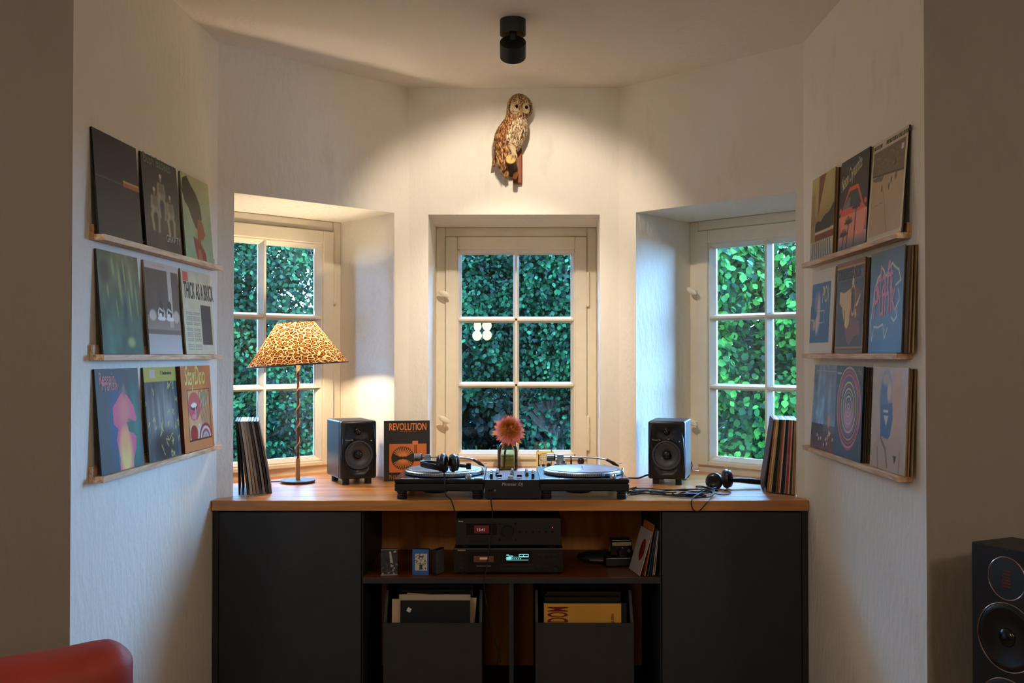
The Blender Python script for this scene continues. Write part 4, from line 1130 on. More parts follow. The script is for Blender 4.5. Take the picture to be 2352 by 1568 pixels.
# ------------------------------------------------------------------ studio monitors
M_SPK = mat('monitor_cabinet_vinyl', S(46, 48, 50), 0.34, bump=.05, bscale=300)
M_CONE = mat('woofer_cone', S(62, 62, 66), 0.32)
def monitor(label, loc, rz):
    t = thing('studio_monitor', label, 'speaker', loc, rz, 'pair of studio monitors on the worktop')
    W, H, D, Z0 = .168, .262, .235, .026
    bd = G().box(-W / 2, W / 2, -D / 2 + .02, D / 2, Z0, Z0 + H).build('cabinet', M_SPK, t, bevel=.008, seg=3)
    zt_, zw = Z0 + .212, Z0 + .108
    # baffle with tapering cheeks
    o = G().prism([(-W / 2, Z0), (W / 2, Z0), (W / 2, Z0 + H), (-W / 2, Z0 + H)], 0, .03, Matrix(((1, 0, 0, 0), (0, 0, 1, -D / 2 - .012), (0, 1, 0, 0), (0, 0, 0, 1)))).build('baffle', M_BLK, t, bevel=.010, seg=4)
    Rx = Matrix.Rotation(PI / 2, 4, 'X')
    def hole(r0, r1, z, dep): return G().lathe([(r0, -dep), (r1, .02)], 40, Matrix.Translation((0, -D / 2 - .012, z)) @ Rx)
    c1 = hole(.058, .066, zw, .02)
    c2 = G().lathe([(.012, -.016), (.05, .006)], 40, Matrix.Translation((0, -D / 2 - .012, zt_)) @ Rx @ Matrix.Diagonal((1.05, .72, 1, 1)))
    c3 = G().prism([(-.06, Z0 + .012), (-.026, Z0 + .012), (-.06, Z0 + .05)], -.016, .02, Matrix(((1, 0, 0, 0), (0, 0, 1, -D / 2 - .012), (0, 1, 0, 0), (0, 0, 0, 1))))
    c4 = G().prism([(.06, Z0 + .012), (.026, Z0 + .012), (.06, Z0 + .05)], -.016, .02, Matrix(((1, 0, 0, 0), (0, 0, 1, -D / 2 - .012), (0, 1, 0, 0), (0, 0, 0, 1))))
    cut(o, [c1, c2, c3, c4])
    Mw = Matrix.Translation((0, -D / 2 - .012, zw)) @ Rx
    wf = G().lathe([(.066, .001), (.063, .004), (.058, .0035), (.054, -.003), (.050, -.002), (.020, -.016), (.019, -.012)], 48, Mw, caps=False).build('woofer', M_CONE, t)
    G().lathe([(.0205, -.014), (.017, -.005), (.010, -.0005), (0, .001)], 32, Mw).build('dust_cap', M_BLKG, wf)
    Mt = Matrix.Translation((0, -D / 2 - .012, zt_)) @ Rx
    tw = G().lathe([(.016, -.014), (.0155, -.011), (.013, -.0105), (.011, -.006), (.006, -.002), (0, -.0008)], 28, Mt).build('tweeter', M_BLKG, t)
    G().lathe([(.022, .0012), (.021, .003), (.0195, .003), (.0195, .0005)], 24, Mt @ Matrix.Translation((0, -.028, 0)) @ Matrix.Diagonal((1, .35, 1, 1)), PI, 2 * PI).build('waveguide_lip', M_BLK, t)
    for s_ in (-1, 1):
        G().tube([(s_ * .066, -D / 2 - .0125, Z0 + .245), (s_ * .074, -D / 2 - .0135, Z0 + .17), (s_ * .078, -D / 2 - .0135, Z0 + .10), (s_ * .076, -D / 2 - .0125, Z0 + .04)], [.002, .004, .004, .002], 8).build('cheek_ridge', M_BLK, t)
    text('lettering', 'Pioneer Dj', M_SILV, t, (-.064, -D / 2 - .0126, Z0 + .174), size=.0085, sx=1.0)
    G().cyl((.058, -D / 2 - .0118, Z0 + .172), (.058, -D / 2 - .0128, Z0 + .172), .003).build('power_light', M_SILV, t)
    for sx_ in (-1, 1):
        for y_ in (-D / 2 + .02, D / 2 - .03):
            G().lathe([(.016, 0), (.016, Z0 - .002), (.013, Z0 + .001)], 20, Matrix.Translation((sx_ * .052, y_, 0))).build('foot', M_RUB, t)
    return t
p = PZ(822, 1112, ZTOP); q = Vector((math.sin(math.radians(25)), -math.cos(math.radians(25)), 0)) * .115
monitor('black studio monitor turned to the right, beside the leopard lamp', (p.x - q.x, p.y - q.y, ZTOP), math.radians(25))
p = PZ(1532, 1113, ZTOP); q = Vector((math.sin(math.radians(-16)), -math.cos(math.radians(-16)), 0)) * .115
mon2 = monitor('black studio monitor near the cable tangle, below the right window', (p.x - q.x, p.y - q.y, ZTOP), math.radians(-16))
G().tube([(.03, .118, .12), (.05, .16, .11), (.075, .165, .06), (.06, .14, .01), (.05, .15, .004)], .003, 6).build('signal_cable', M_RUB, mon2)
G().tube([(.04, .118, .13), (.06, .17, .12), (.085, .17, .06), (.07, .13, .008), (.05, .14, .004)], .003, 6).build('signal_cable', M_RUB, mon2)

# ------------------------------------------------------------------ book
a = Art(130, (26, 24, 24))
a.rect(.11, .14, .93, .62, (196, 106, 44)).ell(.41, .38, .255, .19, (26, 20, 16), .02)
for k in range(12):
    for s_ in (1, -1):
        w = math.radians(30 + k * 11.0)
        a.line([(.41 + .07 * math.cos(w), .38 + s_ * .055 * math.sin(w)), (.41 + .235 * math.cos(w), .38 + s_ * .175 * math.sin(w))], .0105 if 0 < k < 11 else .006, (206, 124, 62))
a.ell(.41, .43, .05, .03, (214, 124, 56), .5).ell(.41, .335, .05, .03, (214, 124, 56), .5)
a.rect(.66, .4, .71, .62, (30, 20, 16)).rect(.682, .4, .69, .62, (190, 100, 44)).rect(.62, .6, .74, .66, (206, 120, 60))
bw, bh = .212, .28
p = PZ(935, 1104, ZTOP)
t = thing('book', 'black hardback book titled REVOLUTION with an orange record player design', 'book', (p.x, p.y, ZTOP), math.radians(8))
ck = obj('front_cover', sleeve_mesh('front_cover', a, bw, bh, .003, (22, 20, 20), 1.1), M_MATTE, t, (0, 0, 0), (-.05, 0, 0))
text('lettering', 'REVOLUTION', ink(226, 128, 58), ck, (-bw / 2 + .1 * bw, -.0038, bh * .845), size=.046, sx=.62, bold=.0008)
text('lettering', 'The history of turntable design', ink(186, 106, 60), ck, (-bw / 2 + .33 * bw, -.0038, bh * .815), size=.0066, sx=.95)
text('lettering', 'PHAIDON', ink(186, 96, 44), ck, (-bw / 2 + .1 * bw, -.0038, bh * .03), size=.028, sx=.7)
G().box(-bw / 2 + .003, bw / 2 - .004, 0.0004, .026, .003, bh - .003).build('pages', mat('book_pages', S(206, 194, 168), .8), t, None, (-.05, 0, 0))
G().box(-bw / 2, bw / 2, .0265, .0295, 0, bh).build('back_cover', M_BLK, t, None, (-.05, 0, 0))
G().box(-bw / 2 - .002, -bw / 2 + .002, -.003, .0295, 0, bh).build('spine', mat('book_spine', S(120, 104, 84), .6, var=.3, vscale=60), t, None, (-.05, 0, 0))

# ------------------------------------------------------------------ turntables
M_TT = mat('turntable_black_lacquer', S(24, 24, 25), 0.25, coat=.3)
M_TTD = mat('turntable_dark_base', S(17, 16, 16), 0.5)
M_ALU = mat('turntable_alu', S(176, 180, 184), 0.24, 1.0)
M_PLAT = mat('platter_alu', S(150, 156, 160), 0.3, 1.0)
def vinyl_mat(name, col, lab):
    m, nt, b = nodes_of(name); b.inputs['Roughness'].default_value = .34
    tc = nt.nodes.new('ShaderNodeTexCoord'); gr = nt.nodes.new('ShaderNodeVectorMath'); gr.operation = 'LENGTH'
    mp = nt.nodes.new('ShaderNodeMapping'); mp.inputs['Scale'].default_value = (1, 1, 0); nt.links.new(tc.outputs['Object'], mp.inputs[0]); nt.links.new(mp.outputs[0], gr.inputs[0])
    mul = nt.nodes.new('ShaderNodeMath'); mul.operation = 'MULTIPLY'; mul.inputs[1].default_value = 2400; nt.links.new(gr.outputs['Value'], mul.inputs[0])
    sn = nt.nodes.new('ShaderNodeMath'); sn.operation = 'SINE'; nt.links.new(mul.outputs[0], sn.inputs[0])
    bp = nt.nodes.new('ShaderNodeBump'); bp.inputs['Strength'].default_value = .12; bp.inputs['Distance'].default_value = .0006
    nt.links.new(sn.outputs[0], bp.inputs['Height']); nt.links.new(bp.outputs[0], b.inputs['Normal'])
    nz = nt.nodes.new('ShaderNodeTexNoise'); nz.inputs['Scale'].default_value = 14; nt.links.new(tc.outputs['Object'], nz.inputs[0])
    rp = nt.nodes.new('ShaderNodeValToRGB'); rp.color_ramp.elements[0].color = col; rp.color_ramp.elements[1].color = lab
    rp.color_ramp.elements[0].position = .45; rp.color_ramp.elements[1].position = .75
    nt.links.new(nz.outputs['Fac'], rp.inputs[0]); nt.links.new(rp.outputs[0], b.inputs['Base Color'])
    return m
def turntable(label, loc, mat_col):
    t = thing('turntable', label, 'turntable', loc, 0, 'pair of turntables beside the mixer')
    W, D = .182, .2275
    up = .084
    G().box(-W, W, -D, D, .034, .066).build('lower_chassis', M_TTD, t, bevel=.006, seg=3)
    G().box(-W, W, -D, D, .0665, up).build('top_plate', M_TT, t, bevel=.004, seg=3)
    G().lathe([(.02, -.0), (.05, .004), (.06, .016)], 24, Matrix.Translation((-.02, -.15, .018))).build('motor_bulge', M_TTD, t)
    for sx in (-1, 1):
        for sy in (-1, 1):
            g = G().lathe([(.019, 0), (.0205, .003), (.0205, .007), (.019, .008), (.0205, .009), (.0205, .013), (.0185, .014), (.021, .018), (.021, .021), (.017, .023), (.021, .027), (.021, .036)], 24, Matrix.Translation((sx * (W - .028), sy * (D - .03), 0)))
            ft = g.build('foot', M_RUB, t)
            G().torus(.0208, .0007, 24, 6, Matrix.Translation((sx * (W - .028), sy * (D - .03), .0195))).build('foot_ring', M_STEEL, ft)
    pc = (.006, -.028)
    Mp = Matrix.Translation((pc[0], pc[1], up))
    pt = G().lathe([(.10, .001), (.158, .002), (.166, .004), (.1665, .007), (.165, .0145), (.161, .018), (.155, .0195), (0, .0195)], 96, Mp).build('platter', M_PLAT, t, smooth=25)
    g = G()
    for k in range(120):
        a_ = 2 * PI * k / 120
        for z_ in (.0085, .0125):
            g.add([(pc[0] + .1668 * math.cos(a_ + q_), pc[1] + .1668 * math.sin(a_ + q_), up + z_ + w_) for q_, w_ in ((-.013, -.0013), (.013, -.0013), (.013, .0013), (-.013, .0013))], [(0, 1, 2, 3)])
    o = g.build('strobe_dots', M_TTD, pt, smooth=0); o['kind'] = 'stuff'
    rec = G().lathe([(.0, .0), (.151, .0), (.1525, .0012), (.151, .0026), (.052, .0022), (.05, .0028), (.004, .0028), (.004, .0)], 96).build('record', mat_col, t, (pc[0], pc[1], up + .0198), smooth=25)
    G().lathe([(.0036, .0), (.0036, .010), (.002, .013), (0, .0135)], 16).build('spindle', M_CHROME, t, (pc[0], pc[1], up + .0205))
    # tonearm on the far side, pivot at the rear left
    bx_, by_ = -.078, .165
    tb = G().lathe([(.040, 0), (.040, .006), (.030, .009), (.029, .022), (.022, .025), (.021, .036)], 32, Matrix.Translation((bx_, by_, up))).build('tonearm_base', M_ALU, t)
    G().box(bx_ - .016, bx_ + .012, by_ - .017, by_ + .017, up + .036, up + .062).build('gimbal', M_ALU, tb, bevel=.003)
    za = up + .048
    arm = [(bx_ - .03, by_, za), (bx_ + .03, by_, za), (bx_ + .07, by_ - .002, za), (bx_ + .12, by_ - .006, za), (bx_ + .165, by_ - .012, za - .002), (bx_ + .195, by_ - .022, za - .006), (bx_ + .212, by_ - .034, za - .012)]
    G().tube(arm, .0042, 12).build('tonearm', M_ALU, t)
    cw = G(); cw.cyl((bx_ - .03, by_, za), (bx_ - .062, by_, za), .0175, .0175, 28); cw.build('counterweight', M_STEEL, t, bevel=.002)
    G().cyl((bx_ - .024, by_, za), (bx_ - .0305, by_, za), .0165, .0165, 28).build('weight_dial', M_BLK, t)
    hs = G(); e0, e1 = Vector(arm[-1]), Vector((bx_ + .252, by_ - .066, za - .032))
    hs.cyl(e0 - (e1 - e0) * .2, e0 + (e1 - e0) * .12, .0065, .0065, 14); hs.build('locking_collar', M_BLK, t)
    hs = G(); hs.tube([e0, e0 * .5 + e1 * .5, e1], [.0055, .0085, .0025], 8); hd = hs.build('headshell', M_BLK, t)
    G().tube([e0 * .2 + e1 * .8 + Vector((0, 0, .004)), e1 + Vector((.012, -.004, .012))], .0012, 6).build('finger_lift', M_STEEL, hd)
    G().cyl((bx_ + .045, by_ - .03, up), (bx_ + .045, by_ - .03, up + .040), .005, .004, 12).build('arm_rest', M_BLK, t)
    G().cyl((bx_ + .045, by_ - .03, up + .040), (bx_ + .045, by_ - .012, up + .052), .003, .003, 8).build('arm_clip', M_BLK, t)
    G().box(.075, .165, .175, .205, up, up + .0015).build('pitch_slot', M_STEEL, t)
    G().box(.112, .124, .178, .202, up + .0016, up + .012).build('pitch_slider', M_BLK, t, bevel=.002)
    # front corner controls
    G().lathe([(.0135, 0), (.0135, .016), (.0125, .018), (0, .018)], 24, Matrix.Translation((.117, -.205, up))).build('strobe_tower', M_CHROME, t)
    G().box(.142, .176, -.222, -.196, up, up + .003).build('start_button', M_ALU, t, bevel=.001)
    G().lathe([(.0055, 0), (.0055, .024), (.0045, .0255), (0, .0258)], 16, Matrix.Translation((.172, -.06, up))).build('target_light', M_CHROME, t)
    text('lettering', 'Pioneer Dj', M_WHITE, t, (-.158, -.214, up + .0003), (0, 0, 0), .017, 1.0, .0006)
    return t
YT = 4.048 + .2275
M_VIN1 = vinyl_mat('slipmat_grey', S(96, 104, 110), S(140, 146, 148))
M_VIN2 = vinyl_mat('slipmat_blue_pink', S(104, 116, 132), S(150, 142, 150))
turntable('left black turntable with headphones lying on its platter', (-.2955, YT, ZTOP), M_VIN1)
turntable('right black turntable with a bare blue-grey slipmat, nearest the cable tangle', (.2945, YT, ZTOP), M_VIN2)

# ------------------------------------------------------------------ mixer
t = thing('dj_mixer', 'compact black two-channel mixer between the turntables', 'mixer', (0.0005, 4.047, ZTOP))
W, D, H = .1115, .30, .082
G().box(-W, W, 0, D, .005, H - .004).build('chassis', M_TTD, t, bevel=.003)
G().box(-W, W, -.001, D, H - .0035, H).build('top_panel', mat('mixer_panel', S(58, 62, 62), .22, .3, coat=.3), t, bevel=.001)
for sx in (-1, 1):
    for y_ in (.02, D - .02):
        G().cyl((sx * .09, y_, 0), (sx * .09, y_, .006), .010).build('foot', M_RUB, t)
text('lettering', 'Pioneer Dj', M_SILV, t, (-.0, -.0006, .058), size=.017, sx=1.15, shear=.22, align='CENTER', bold=.0003)
def knob(x, y, r, h, cap=None):
    o = G().lathe([(r * 1.15, 0), (r * 1.1, h * .25), (r * .85, h * .35), (r * .8, h * .9), (r * .65, h), (0, h)], 20, Matrix.Translation((x, y, H))).build('knob', M_BLK, t)
    G().lathe([(r * .55, h), (r * .5, h + .0012), (0, h + .0014)], 16, Matrix.Translation((x, y, H))).build('knob_cap', cap or M_SILV, o)
for x in (-.062, .0, .062):
    for y_ in (.125, .165, .205, .245): knob(x, y_, .0075, .016)
for x in (-.088, .088): 
    for y_ in (.10, .15, .20): knob(x, y_, .006, .014)
for x, y_ in ((-.052, .055), (.03, .055)):
    s0 = G().box(x - .002, x + .002, y_ - .03, y_ + .03, H, H + .0008).build('fader_slot', M_TTD, t)
    G().box(x - .0105, x + .0105, y_ - .007, y_ + .007, H + .004, H + .015).build('fader_cap', M_BLK, t, bevel=.002)
    G().box(x - .0105, x + .0105, y_ - .0008, y_ + .0008, H + .0151, H + .0157).build('fader_line', M_WHITE, t)
G().box(-.03, .03, .0175, .0205, H, H + .0008).build('crossfader_slot', M_TTD, t)
G().box(-.018, .006, .012, .026, H + .003, H + .013).build('crossfader_cap', M_SILV, t, bevel=.002)
G().cyl((-.0, .09, H), (.0, .09, H + .028), .004).build('switch', M_CHROME, t)
G().cyl((.085, .05, H), (.085, .05, H + .02), .0065).build('knob', M_BLK, t)
G().cyl((-.085, .05, H), (-.085, .05, H + .018), .0065).build('knob', M_BLK, t)
for x in (-.038, -.02, -.002, .016):
    for y_ in (.105, .115, .135, .145, .155, .175, .185): 
        pass
for k in range(8):
    G().box(-.034 + .0085 * k * .0, -.030, .10 + .018 * k, .106 + .018 * k, H, H + .0006).build('level_light', mat('led_red', S(120, 40, 36), .4) if k == 0 else bpy.data.materials['led_red'], t)
    G().box(.030, .034, .10 + .018 * k, .106 + .018 * k, H, H + .0006).build('level_light', bpy.data.materials['led_red'], t)
for x in (-.094, -.082, -.07): G().cyl((x, .0, .038), (x, -.0012, .038), .0045, .0045, 14).build('jack_socket', M_STEEL if x == -.07 else M_BLKG, t)

# ------------------------------------------------------------------ headphones
M_PAD = mat('ear_pad_leather', S(24, 24, 27), 0.38, bump=.15, bscale=160)
def cup(t, c, ax_, r, sgn=1):
    M_ = Matrix.Translation(Vector(c)) @ Vector(ax_).normalized().to_track_quat('Z', 'Y').to_matrix().to_4x4()
    o = G().lathe([(0, -.016), (r * .7, -.016), (r * .92, -.011), (r * .95, -.002)], 32, M_).build('ear_cup', M_BLK, t)
    G().lathe([(r * .95, -.002), (r * 1.04, .002), (r * 1.06, .009), (r * .95, .017), (r * .7, .019), (r * .58, .012), (0, .010)], 32, M_).build('ear_pad', M_PAD, o)
    G().lathe([(0, -.0165), (r * .5, -.0178), (r * .62, -.0165)], 24, M_).build('cup_cap', M_BLKG, o)
    return o
zt = ZTOP + .084 + .0198 + .0028
hp = PZ(1030, 1086, zt)
t = thing('headphones', 'black DJ headphones lying on the left turntable', 'headphones', (hp.x, hp.y, zt))
cup(t, (-.026, -.005, .041), (1, -.25, .12), .037)
cup(t, (.024, .012, .040), (-1, -.3, .0), .035)
band = []
for k in range(15):
    w = PI * k / 14
    band.append((-.03 - .085 * math.sin(w) , .0 + .055 * math.cos(w) + .03, .024 + .012 * math.sin(w)))
g = G()
for i, p_ in enumerate(band):
    p_ = Vector(p_); q_ = Vector(band[min(i + 1, 14)]) - Vector(band[max(i - 1, 0)]); s_ = q_.normalized().cross(Vector((0, 0, 1)))
    for dx, dz in ((-.003, -.012), (.003, -.012), (.004, .012), (-.004, .012)): g.v.append(p_ + s_ * dx + Vector((0, 0, dz)))
for i in range(14):
    for j in range(4): g.f.append((4 * i + j, 4 * i + (j + 1) % 4, 4 * i + 4 + (j + 1) % 4, 4 * i + 4 + j))
g.f += [(3, 2, 1, 0), (56, 57, 58, 59)]
g.build('headband', M_BLK, t, bevel=.002)
G().tube([(.03, .02, .03), (.055, .018, .028), (.085, .012, .026)], [.006, .008, .007], 10).build('hinge_arm', M_BLK, t)
G().cyl((.082, .012, .014), (.082, .012, .038), .010, .010, 18).build('hinge', M_BLKG, t)
G().tube([(-.045, -.02, .028), (-.075, .005, .03), (-.085, .02, .03)], .006, 8).build('hinge_arm', M_STEEL, t)
cpts = [PZ(1003, 1076, zt + .02), Vector((hp.x - .04, 4.15, zt + .03)), Vector((-.275, 4.045, zt + .0)), Vector((-.268, 4.018, ZTOP + .03)), P(1037, 1150, 4.014), P(1049, 1192, 4.012), P(1049, 1196, 4.016), P(1062, 1235, 4.016), P(1083, 1300, 4.014), P(1105, 1345, 4.014), P(1130, 1440, 4.02)]
def smooth_path(pts_, n=8):
    out = []; q = [Vector(p_) for p_ in pts_]; q = [q[0]] + q + [q[-1]]
    for i in range(1, len(q) - 2):
        for k in range(n):
            u = k / n
            out.append(.5 * ((2 * q[i]) + (q[i + 1] - q[i - 1]) * u + (2 * q[i - 1] - 5 * q[i] + 4 * q[i + 1] - q[i + 2]) * u * u + (3 * q[i] - q[i - 1] - 3 * q[i + 1] + q[i + 2]) * u ** 3))
    out.append(q[-2]); return out
o = G().tube([p_ - hp for p_ in smooth_path(cpts[:-4], 10)], .0026, 8).build('cable', M_RUB, t, (0, 0, 0)); 
for v_ in o.data.vertices: pass
t2 = G().tube(smooth_path([Vector((-.083, 4.046, ZTOP + .030)), Vector((-.083, 4.026, ZTOP + .026)), P(1128, 1152, 4.016), P(1131, 1180, 4.014), P(1128, 1230, 4.016), P(1118, 1300, 4.016), P(1112, 1345, 4.02), P(1125, 1420, 4.03), P(1150, 1520, 4.04)], 8), .0024, 8).build('audio_cable', M_RUB)
tag(t2, 'thin black cable hanging from the mixer down past the amplifier', 'cable')
p = PZ(1672, 1122, ZTOP)
t = thing('headphones', 'black headphones lying on the worktop beside the row of records', 'headphones', (p.x, p.y, ZTOP))
cup(t, (0, 0, .044), (-.9, .5, -.12), .040)
cup(t, (-.058, .02, .031), (.35, .75, -.35), .037)
g = G(); pa = [(.02, .02, .036), (.06, .03, .034), (.105, .035, .030), (.15, .03, .026)]
g.tube(pa, [.010, .012, .014, .013], 8); g.build('headband', M_PAD, t)
G().tube([(-.03, .03, .036), (0, .035, .04), (.03, .028, .038)], .007, 8).build('hinge_arm', M_BLKG, t)

# ------------------------------------------------------------------ cable tangle
def wander(seed, n, x0, x1, y0, y1, loops, z=.004, amp=.045):
    r = random.Random(seed); out = []
    f1, f2, p1, p2 = loops, loops * r.uniform(.7, 1.4), r.uniform(0, 6), r.uniform(0, 6)
    for i in range(n):
        u = i / (n - 1)
        cx = x0 + (x1 - x0) * (.5 - .5 * math.cos(u * PI * (2 if seed % 2 else 1.0))); cy = (y0 + y1) / 2 + (y1 - y0) * .25 * math.sin(u * 5 + p2)
        rr_ = amp * (.6 + .5 * math.sin(u * 9 + p1))
        w = u * f1 * 2 * PI + p1
        out.append(Vector((cx + rr_ * 1.1 * math.cos(w), min(y1, max(y0, cy + rr_ * .75 * math.sin(w * 1.0 + .4 * math.sin(w * .5)))), ZTOP + z + rr_ * .30 * (1 + math.sin(w + p2)) * (.35 + .65 * math.sin(u * f2 * 3 + p1) ** 2))))
    return out
XC0, XC1 = .50, .80
for i, (lb_, lp) in enumerate((('black cable coiled in loose loops on the worktop, front of the tangle', 5), ('thin black cable snaking through the tangle beside the right monitor', 7), ('black cable with a drooping loop, back of the tangle', 4))):
    pts_ = wander(31 + i, 200, XC0 + .02 * i, XC1 + .03 * i, 4.075 + .04 * i, 4.25 + .05 * i, lp, amp=.04 + .008 * i)
    if i == 0:
        pts_ = pts_ + smooth_path([pts_[-1], P(1620, 1142, 4.07), P(1640, 1120, 4.2), P(1636, 1137, 4.10), P(1623, 1155, 4.018), P(1606, 1173, 4.012), P(1592, 1170, 4.012), P(1588, 1152, 4.018), P(1595, 1140, 4.06), P(1615, 1128, 4.16), P(1600, 1122, 4.2)], 8)
    o = G().tube(pts_, .0027, 6).build('tangled_cable', M_RUB)
    tag(o, lb_, 'cable', 'cables tangled on the worktop')
o = G().tube(smooth_path([P(1441, 1113, 4.2), Vector((.50, 4.34, ZTOP + .05)), Vector((.56, 4.42, ZTOP + .042)), Vector((.61, 4.47, ZTOP + .05)), Vector((.64, 4.53, ZTOP + .03)), Vector((.66, 4.6, ZTOP + .006))], 8), .004, 8).build('mains_cable', M_RUB)
tag(o, 'thick black mains cable from the right turntable to the monitor', 'cable')
o = G().tube(smooth_path([PZ(1441, 1123, ZTOP + .004), PZ(1480, 1121, ZTOP + .004), PZ(1530, 1124, ZTOP + .004), PZ(1600, 1124, ZTOP + .005), PZ(1650, 1122, ZTOP + .005), PZ(1678, 1131, ZTOP + .004), PZ(1660, 1136, ZTOP + .004), PZ(1620, 1128, ZTOP + .005)], 8), .002, 6).build('straight_cable', M_RUB)
tag(o, 'thin black cable stretched behind the tangle along the worktop', 'cable')
p = PZ(1590, 1136, ZTOP + .012)
o = G().box(-.034, .034, -.011, .011, -.006, .008).build('inline_remote', M_BLK, None, p, (0, .05, .35), bevel=.005); tag(o, 'small black inline box lying in the cable tangle', 'adapter')
p = PZ(1449, 1133, ZTOP + .006)
t = thing('plug', 'small chrome-tipped plug at the end of the tangle beside the turntable', 'plug', (p.x, p.y, p.z), .4)
G().cyl((0, 0, 0), (.022, 0, 0), .0052, .0052, 12).build('plug_body', M_BLK, t); G().cyl((.022, 0, 0), (.042, 0, 0), .0028, .0018, 10).build('plug_tip', M_CHROME, t)

# ------------------------------------------------------------------ artichoke flower in a green glass bottle
M_BOT = thin_glass('green_bottle_glass', (.86, .92, .84, 1), .9)
M_WAT = thin_glass('water_in_bottle', (.80, .80, .58, 1), .3)
p = PZ(1166, 1080, ZTOP)
t = thing('bottle_vase', 'green glass bottle vase of water behind the mixer', 'vase', (p.x, p.y, ZTOP))
kv = p.y / F
rb, hb = 23.5 * kv, 66 * kv
G().lathe([(0, .002), (rb * .9, .002), (rb, .008), (rb, hb * .62), (rb * .93, hb * .78), (rb * .7, hb * .92), (rb * .42, hb), (rb * .4, hb + .02), (rb * .36, hb + .02), (rb * .38, hb - .003), (rb * .66, hb * .9), (rb * .88, hb * .77), (rb * .945, hb * .61), (rb * .945, .012), (0, .009)], 48).build('bottle', M_BOT, t)
G().lathe([(0, .010), (rb * .935, .013), (rb * .935, hb * .5), (0, hb * .5)], 40).build('water', M_WAT, t)
fl = thing('artichoke_flower', 'dried pink artichoke flower standing in the green bottle', 'flower', (p.x, p.y, ZTOP))
fc = Vector((4 * kv, -.02, 92 * kv)); fr_ = 33 * kv
M_STEM = mat('flower_stem', S(52, 40, 26), .8)
G().tube([(-.018, 0, .012), (-.014, -.002, hb * .6), (-.004, -.006, hb), (fc.x * .6, -.006, fc.z - fr_ * .7)], [.005, .005, .0055, .008], 10).build('stem', M_STEM, fl)
M_BRACT = mat('dried_bract', S(206, 124, 50), .7, var=.35, vscale=50)
fd = Vector((0.05, -.9, .42)).normalized()       # the head looks at the viewer and slightly up
qf = fd.to_track_quat('Z', 'Y').to_matrix()
G().sphere(fc - fd * .012, (fr_ * .86, fr_ * .86, fr_ * .6), 24, 14, qf).build('flower_base', M_BRACT, fl)
bme = G().add([(0, 0, 0), (-.017, .02, .004), (.017, .02, .004), (-.012, .038, .003), (.012, .038, .003), (0, .066, -.004), (0, .03, .009), (0, .03, -.001)],
              [(0, 6, 1), (0, 2, 6), (1, 6, 3), (2, 4, 6), (3, 6, 5), (4, 5, 6), (0, 1, 7), (0, 7, 2), (1, 3, 7), (2, 7, 4), (3, 5, 7), (4, 7, 5)]).mesh('bract', 0)
bme.materials.append(M_BRACT)
for ring_, (n_, rad, lift_, tilt_) in enumerate(((15, .62, -.014, .25), (17, .55, -.024, .65), (12, .4, -.034, 1.1))):
    for k in range(n_):
        a_ = 2 * PI * (k + .5 * ring_) / n_ + random.uniform(-.06, .06)
        o = bpy.data.objects.new('bract', bme); C.objects.link(o); o.parent = fl
        d = qf @ Vector((math.cos(a_), math.sin(a_), 0)); up_ = fd
        yv = (d * math.cos(tilt_ - .35) - up_ * math.sin(tilt_ - .9) * .6).normalized(); zv = (up_ - yv * up_.dot(yv)).normalized(); xv = yv.cross(zv)
        pos = fc + d * fr_ * rad + fd * lift_
        sc_ = random.uniform(.5, .8)
        o.matrix_local = Matrix(((xv.x, yv.x, zv.x, pos.x), (xv.y, yv.y, zv.y, pos.y), (xv.z, yv.z, zv.z, pos.z), (0, 0, 0, 1))) @ Matrix.Scale(sc_, 4)
# florets: fine spikes
nf = 1500
u_ = rng.random(nf); th_ = np.arccos(1 - u_ * .98); ph_ = rng.random(nf) * 2 * PI
vs, fs, cs = [], [], []
for i in range(nf):
    d = qf @ Vector((math.sin(th_[i]) * math.cos(ph_[i]), math.sin(th_[i]) * math.sin(ph_[i]), math.cos(th_[i]) * .75))
    d.normalize()
    b_ = fc + d * fr_ * .5; e_ = fc + (d + Vector(rng.normal(0, .07, 3))) * fr_ * (.94 + .14 * random.random())
    s_ = d.orthogonal().normalized() * .0011; s2 = d.cross(s_).normalized() * .0011
    n0 = len(vs); vs += [b_ + s_, b_ - s_ * .5 + s2, b_ - s_ * .5 - s2, e_]; fs += [(n0, n0 + 1, n0 + 3), (n0 + 1, n0 + 2, n0 + 3), (n0 + 2, n0, n0 + 3)]
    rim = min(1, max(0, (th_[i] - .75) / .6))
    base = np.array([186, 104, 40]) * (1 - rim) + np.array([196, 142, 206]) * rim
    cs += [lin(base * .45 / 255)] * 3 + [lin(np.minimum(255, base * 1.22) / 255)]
me = bpy.data.meshes.new('florets'); me.from_pydata([tuple(v) for v in vs], [], fs)
at = me.color_attributes.new('print', 'FLOAT_COLOR', 'POINT'); at.data.foreach_set('color', np.hstack([np.array(cs), np.ones((len(cs), 1))]).astype(np.float32).ravel())
o = obj('florets', me, M_MATTE, fl); o['kind'] = 'stuff'

